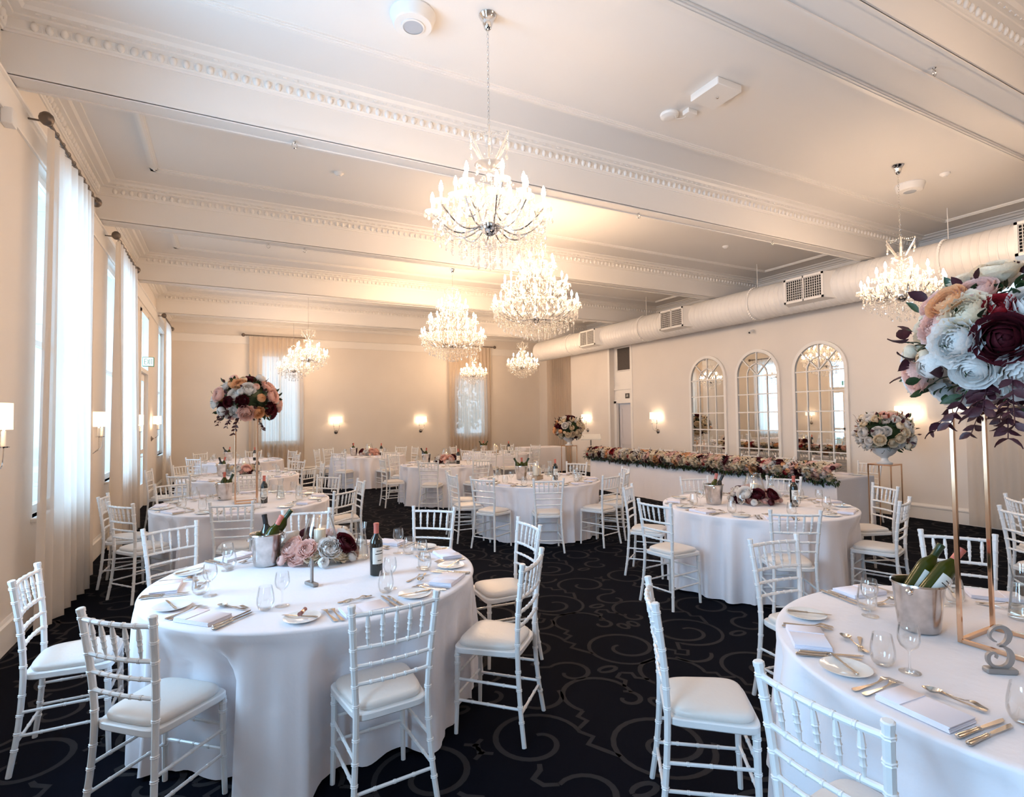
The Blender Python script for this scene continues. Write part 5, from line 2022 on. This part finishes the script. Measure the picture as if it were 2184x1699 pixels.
def numeral(x, y, rz, pts, widths, label):
    t = thing('table_number', (x, y, TZ + 0.001), rz, label, 'table number')
    MB().box(-0.05, 0.05, -0.016, 0.016, 0, 0.018, 0.004).build('foot', PEWTER2, t)
    m = MB()
    P = crv([(p[0], p[1], 0) for p in pts], 60)
    Wd = np.interp(np.linspace(0, 1, 61), np.linspace(0, 1, len(widths)), widths)
    V = []
    for i, p in enumerate(P):
        a = P[max(0, i - 1)]
        b = P[min(60, i + 1)]
        d = (b - a).normalized()
        n = Vector((-d.y, d.x, 0))
        for s in (-1, 1):
            q = p + n * (Wd[i] * s / 2)
            for yy in (-0.006, 0.006):
                V.append((q.x, yy, q.y + 0.016))
    F = []
    for i in range(60):
        b = i * 4
        F += [(b, b + 4, b + 5, b + 1), (b + 2, b + 3, b + 7, b + 6), (b, b + 2, b + 6, b + 4), (b + 1, b + 5, b + 7, b + 3)]
    F += [(0, 1, 3, 2), (240, 242, 243, 241)]
    m.add(V, F).build('numeral', PEWTER2, t)


PEWTER2 = mat('table_number_grey', (0.30, 0.275, 0.26), 0.4, metal=0.35)
three = [(-0.010, 0.092), (-0.022, 0.098), (-0.030, 0.112), (-0.024, 0.130), (-0.004, 0.143), (0.018, 0.140), (0.031, 0.122), (0.026, 0.098), (0.008, 0.080), (-0.004, 0.078), (0.012, 0.076), (0.030, 0.062), (0.036, 0.040), (0.028, 0.016), (0.006, 0.003), (-0.020, 0.006), (-0.036, 0.022), (-0.036, 0.044), (-0.022, 0.054), (-0.010, 0.046), (-0.012, 0.034)]
numeral(2.41, 0.945, math.radians(-66 + 30), three, [0.004, 0.008, 0.007, 0.008, 0.011, 0.015, 0.018, 0.016, 0.010, 0.006, 0.008, 0.014, 0.019, 0.017, 0.011, 0.010, 0.012, 0.013, 0.009, 0.006, 0.003],
        'grey curly numeral three on the front right table')
numeral(0.42, 3.235, math.radians(-68), [(-0.025, 0.085), (-0.006, 0.108), (0.004, 0.125), (0.004, 0.08), (0.004, 0.03), (0.004, 0.0)], [0.004, 0.010, 0.016, 0.016, 0.016, 0.016],
        'grey metal table number seen edge-on on the front left table')

# ------------------------------------------------------------------ bridal table and garland
BX0, BX1, BY0, BY1 = 7.55, 8.45, 4.72, 10.55
bt = thing('bridal_table', (0, 0, 0), 0, 'long bridal table under white cloth in front of arched mirrors', 'table')


def cloth_rect(x0, x1, y0, y1, seed, nf=34, amp=0.02):
    r_ = random.Random(seed)
    per = []
    cor = [(x0, y0), (x1, y0), (x1, y1), (x0, y1)]
    nrm = [(0, -1), (1, 0), (0, 1), (-1, 0)]
    for k in range(4):
        a, b = cor[k], cor[(k + 1) % 4]
        L = math.hypot(b[0] - a[0], b[1] - a[1])
        n = max(8, int(L / 0.035))
        for i in range(n):
            t = i / n
            edge = min(t * L, (1 - t) * L)
            nx_, ny_ = nrm[k]
            if edge < 0.05:
                pk = nrm[(k - 1) % 4] if t < 0.5 else nrm[(k + 1) % 4]
                f_ = 0.5 * (1 - edge / 0.05)
                nx_, ny_ = nx_ * (1 - f_) + pk[0] * f_, ny_ * (1 - f_) + pk[1] * f_
            per.append((a[0] + (b[0] - a[0]) * t, a[1] + (b[1] - a[1]) * t, nx_, ny_))
    N_ = len(per)
    s_ = 0
    ph = [r_.uniform(0, 6.28) for _ in range(4)]
    V = []
    zs = [TZ, TZ - 0.004, TZ - 0.03, 0.6, 0.45, 0.3, 0.15, 0.03, 0.006]
    for z in zs:
        t = (TZ - z) / TZ
        for i, (x, y, nx_, ny_) in enumerate(per):
            q = i * 0.035
            w = math.sin(q * 9 + ph[0]) + 0.6 * math.sin(q * 17 + ph[1]) + 0.4 * math.sin(q * 29 + ph[2])
            o = (0.004 if z < TZ else 0) + 0.012 * t + amp * t * w
            V.append((x + nx_ * o, y + ny_ * o, z))
    F = []
    for j in range(len(zs) - 1):
        for i in range(N_):
            k = (i + 1) % N_
            F.append((j * N_ + i, (j + 1) * N_ + i, (j + 1) * N_ + k, j * N_ + k))
    F.append(tuple(range(N_)))
    return MB().add(V, F)


cloth_rect(BX0, BX1, BY0, BY1, 3, amp=0.012).build('tablecloth', CLOTH, bt, sharp=50)
ga = thing('flower_garland', (BX0, (BY0 + BY1) / 2, TZ), 0, 'long garland of cream, blush and burgundy flowers along bridal table', 'flowers')
rg = random.Random(99)
yy0, yy1 = BY0 + 0.02, BY1 + 0.05
GC = ['white'] * 4 + ['cream'] * 11 + ['blush'] * 7 + ['peach'] * 3 + ['wine'] * 3 + ['red'] * 1
cnt = 0
pp = []
tries = 0
while cnt < 285 and tries < 20000:
    tries += 1
    t_ = rg.random()
    y = yy0 + (yy1 - yy0) * t_
    a = rg.uniform(-0.35, 2.1)       # cross-section angle, 0 = toward the room, pi/2 = up
    k = rg.choice(('rose', 'peony', 'rose', 'bud'))
    r = rg.uniform(0.058, 0.080) if k != 'bud' else rg.uniform(0.038, 0.050)
    x = BX0 + 0.05 - 0.13 * math.cos(a)
    z = TZ + 0.075 + 0.120 * math.sin(a)
    p = Vector((x, y, z))
    if all((p - q).length > (r + r2) * 0.60 for q, r2 in pp):
        pp.append((p, r))
        flower(k, rg.choice(GC), ga, (p.x - BX0, p.y - (BY0 + BY1) / 2, p.z - TZ), (-math.cos(a), rg.uniform(-.3, .3), math.sin(a) + 0.1), r, rg)
        cnt += 1
core = MB()
for k in range(2600):
    y = rg.uniform(yy0 - 0.05, yy1 + 0.1) - (BY0 + BY1) / 2
    a = rg.uniform(-1.25, 2.3) if k % 3 else rg.uniform(-1.3, -0.4)
    r = rg.uniform(0.08, 0.155)
    d = Vector((-math.cos(a), rg.uniform(-1, 1), math.sin(a) * 0.8))
    leaf_geo(core, (0.05 - r * math.cos(a) * 1.1, y, 0.05 + r * math.sin(a) * 0.85), d, (0, 0.2, 1), rg.uniform(0.04, 0.085), rg.uniform(0.018, 0.032))
tag(core.build('green_foliage', LEAF_G, ga, sharp=180), kind='stuff')
core = MB()
for k in range(1300):
    cl = rg.randrange(26)
    y = yy0 + (yy1 - yy0) * (cl + 0.5) / 26 + rg.gauss(0, 0.06) - (BY0 + BY1) / 2
    a = rg.uniform(-1.1, 1.9)
    r = rg.uniform(0.10, 0.175)
    d = Vector((-math.cos(a), rg.uniform(-1, 1), math.sin(a) * 0.8))
    leaf_geo(core, (0.05 - r * math.cos(a), y, 0.05 + r * math.sin(a) * 0.85), d, (0, 0.2, 1), rg.uniform(0.04, 0.08), rg.uniform(0.02, 0.03))
tag(core.build('burgundy_foliage', LEAF_W, ga, sharp=180), kind='stuff')
names = ['nearest end', 'second from near end', 'third from near end', 'fourth from near end', 'fifth from near end', 'sixth from near end', 'seventh from near end', 'far end']
for i in range(8):
    y = BY0 + 0.30 + i * (BY1 - BY0 - 0.6) / 7 + (0.0 if i else 0.05)
    CH.place((8.72, y, 0), (0, 0, math.radians(-90 + rnd.uniform(-6, 6))), 'white chair behind the bridal table, %s' % names[i], 'white chairs behind the bridal table')
    NP.place((BX1 - 0.14, y + 0.0, TZ + 0.0012), (0, 0, PI / 2), 'folded napkin on the bridal table, %s' % names[i], 'bridal table napkins')
    PL.place((BX1 - 0.17, y - 0.2, TZ + 0.0012), (0, 0, 0), 'white side plate on the bridal table, %s' % names[i], 'bridal table plates')
    WG.place((BX1 - 0.36, y + 0.16, TZ + 0.0012), (0, 0, 0), 'stemmed glass on the bridal table, %s' % names[i], 'bridal table glasses')

# cake table and music stand in the far right corner
ck = thing('side_table', (0, 0, 0), 0, 'rectangular table under pale cloth near the right alcove', 'table')
cloth_rect(7.95, 9.35, 14.4, 15.1, 9, amp=0.02).build('tablecloth', CLOTH, ck, sharp=50)
ms = thing('lectern', (8.75, 12.2, 0), -0.6, 'slim lectern with slanted pale top beyond the garland', 'lectern')
MB().lathe([(0.0, 0.0), (0.15, 0.0), (0.15, 0.012), (0.03, 0.02), (0.0, 0.02)], 24).build('base', PEWTER, ms)
MB().tube([(0, 0, 0.02), (0, 0, 1.09)], 0.018, 10).build('pole', PEWTER, ms)
tp = MB()
tp.box(-0.27, 0.27, -0.19, 0.19, -0.008, 0.008, 0.004)
tp.v = [(v[0], v[1] * math.cos(0.35), 1.12 + v[2] + v[1] * math.sin(0.35)) for v in tp.v]
tp.build('desk', PLATE, ms)
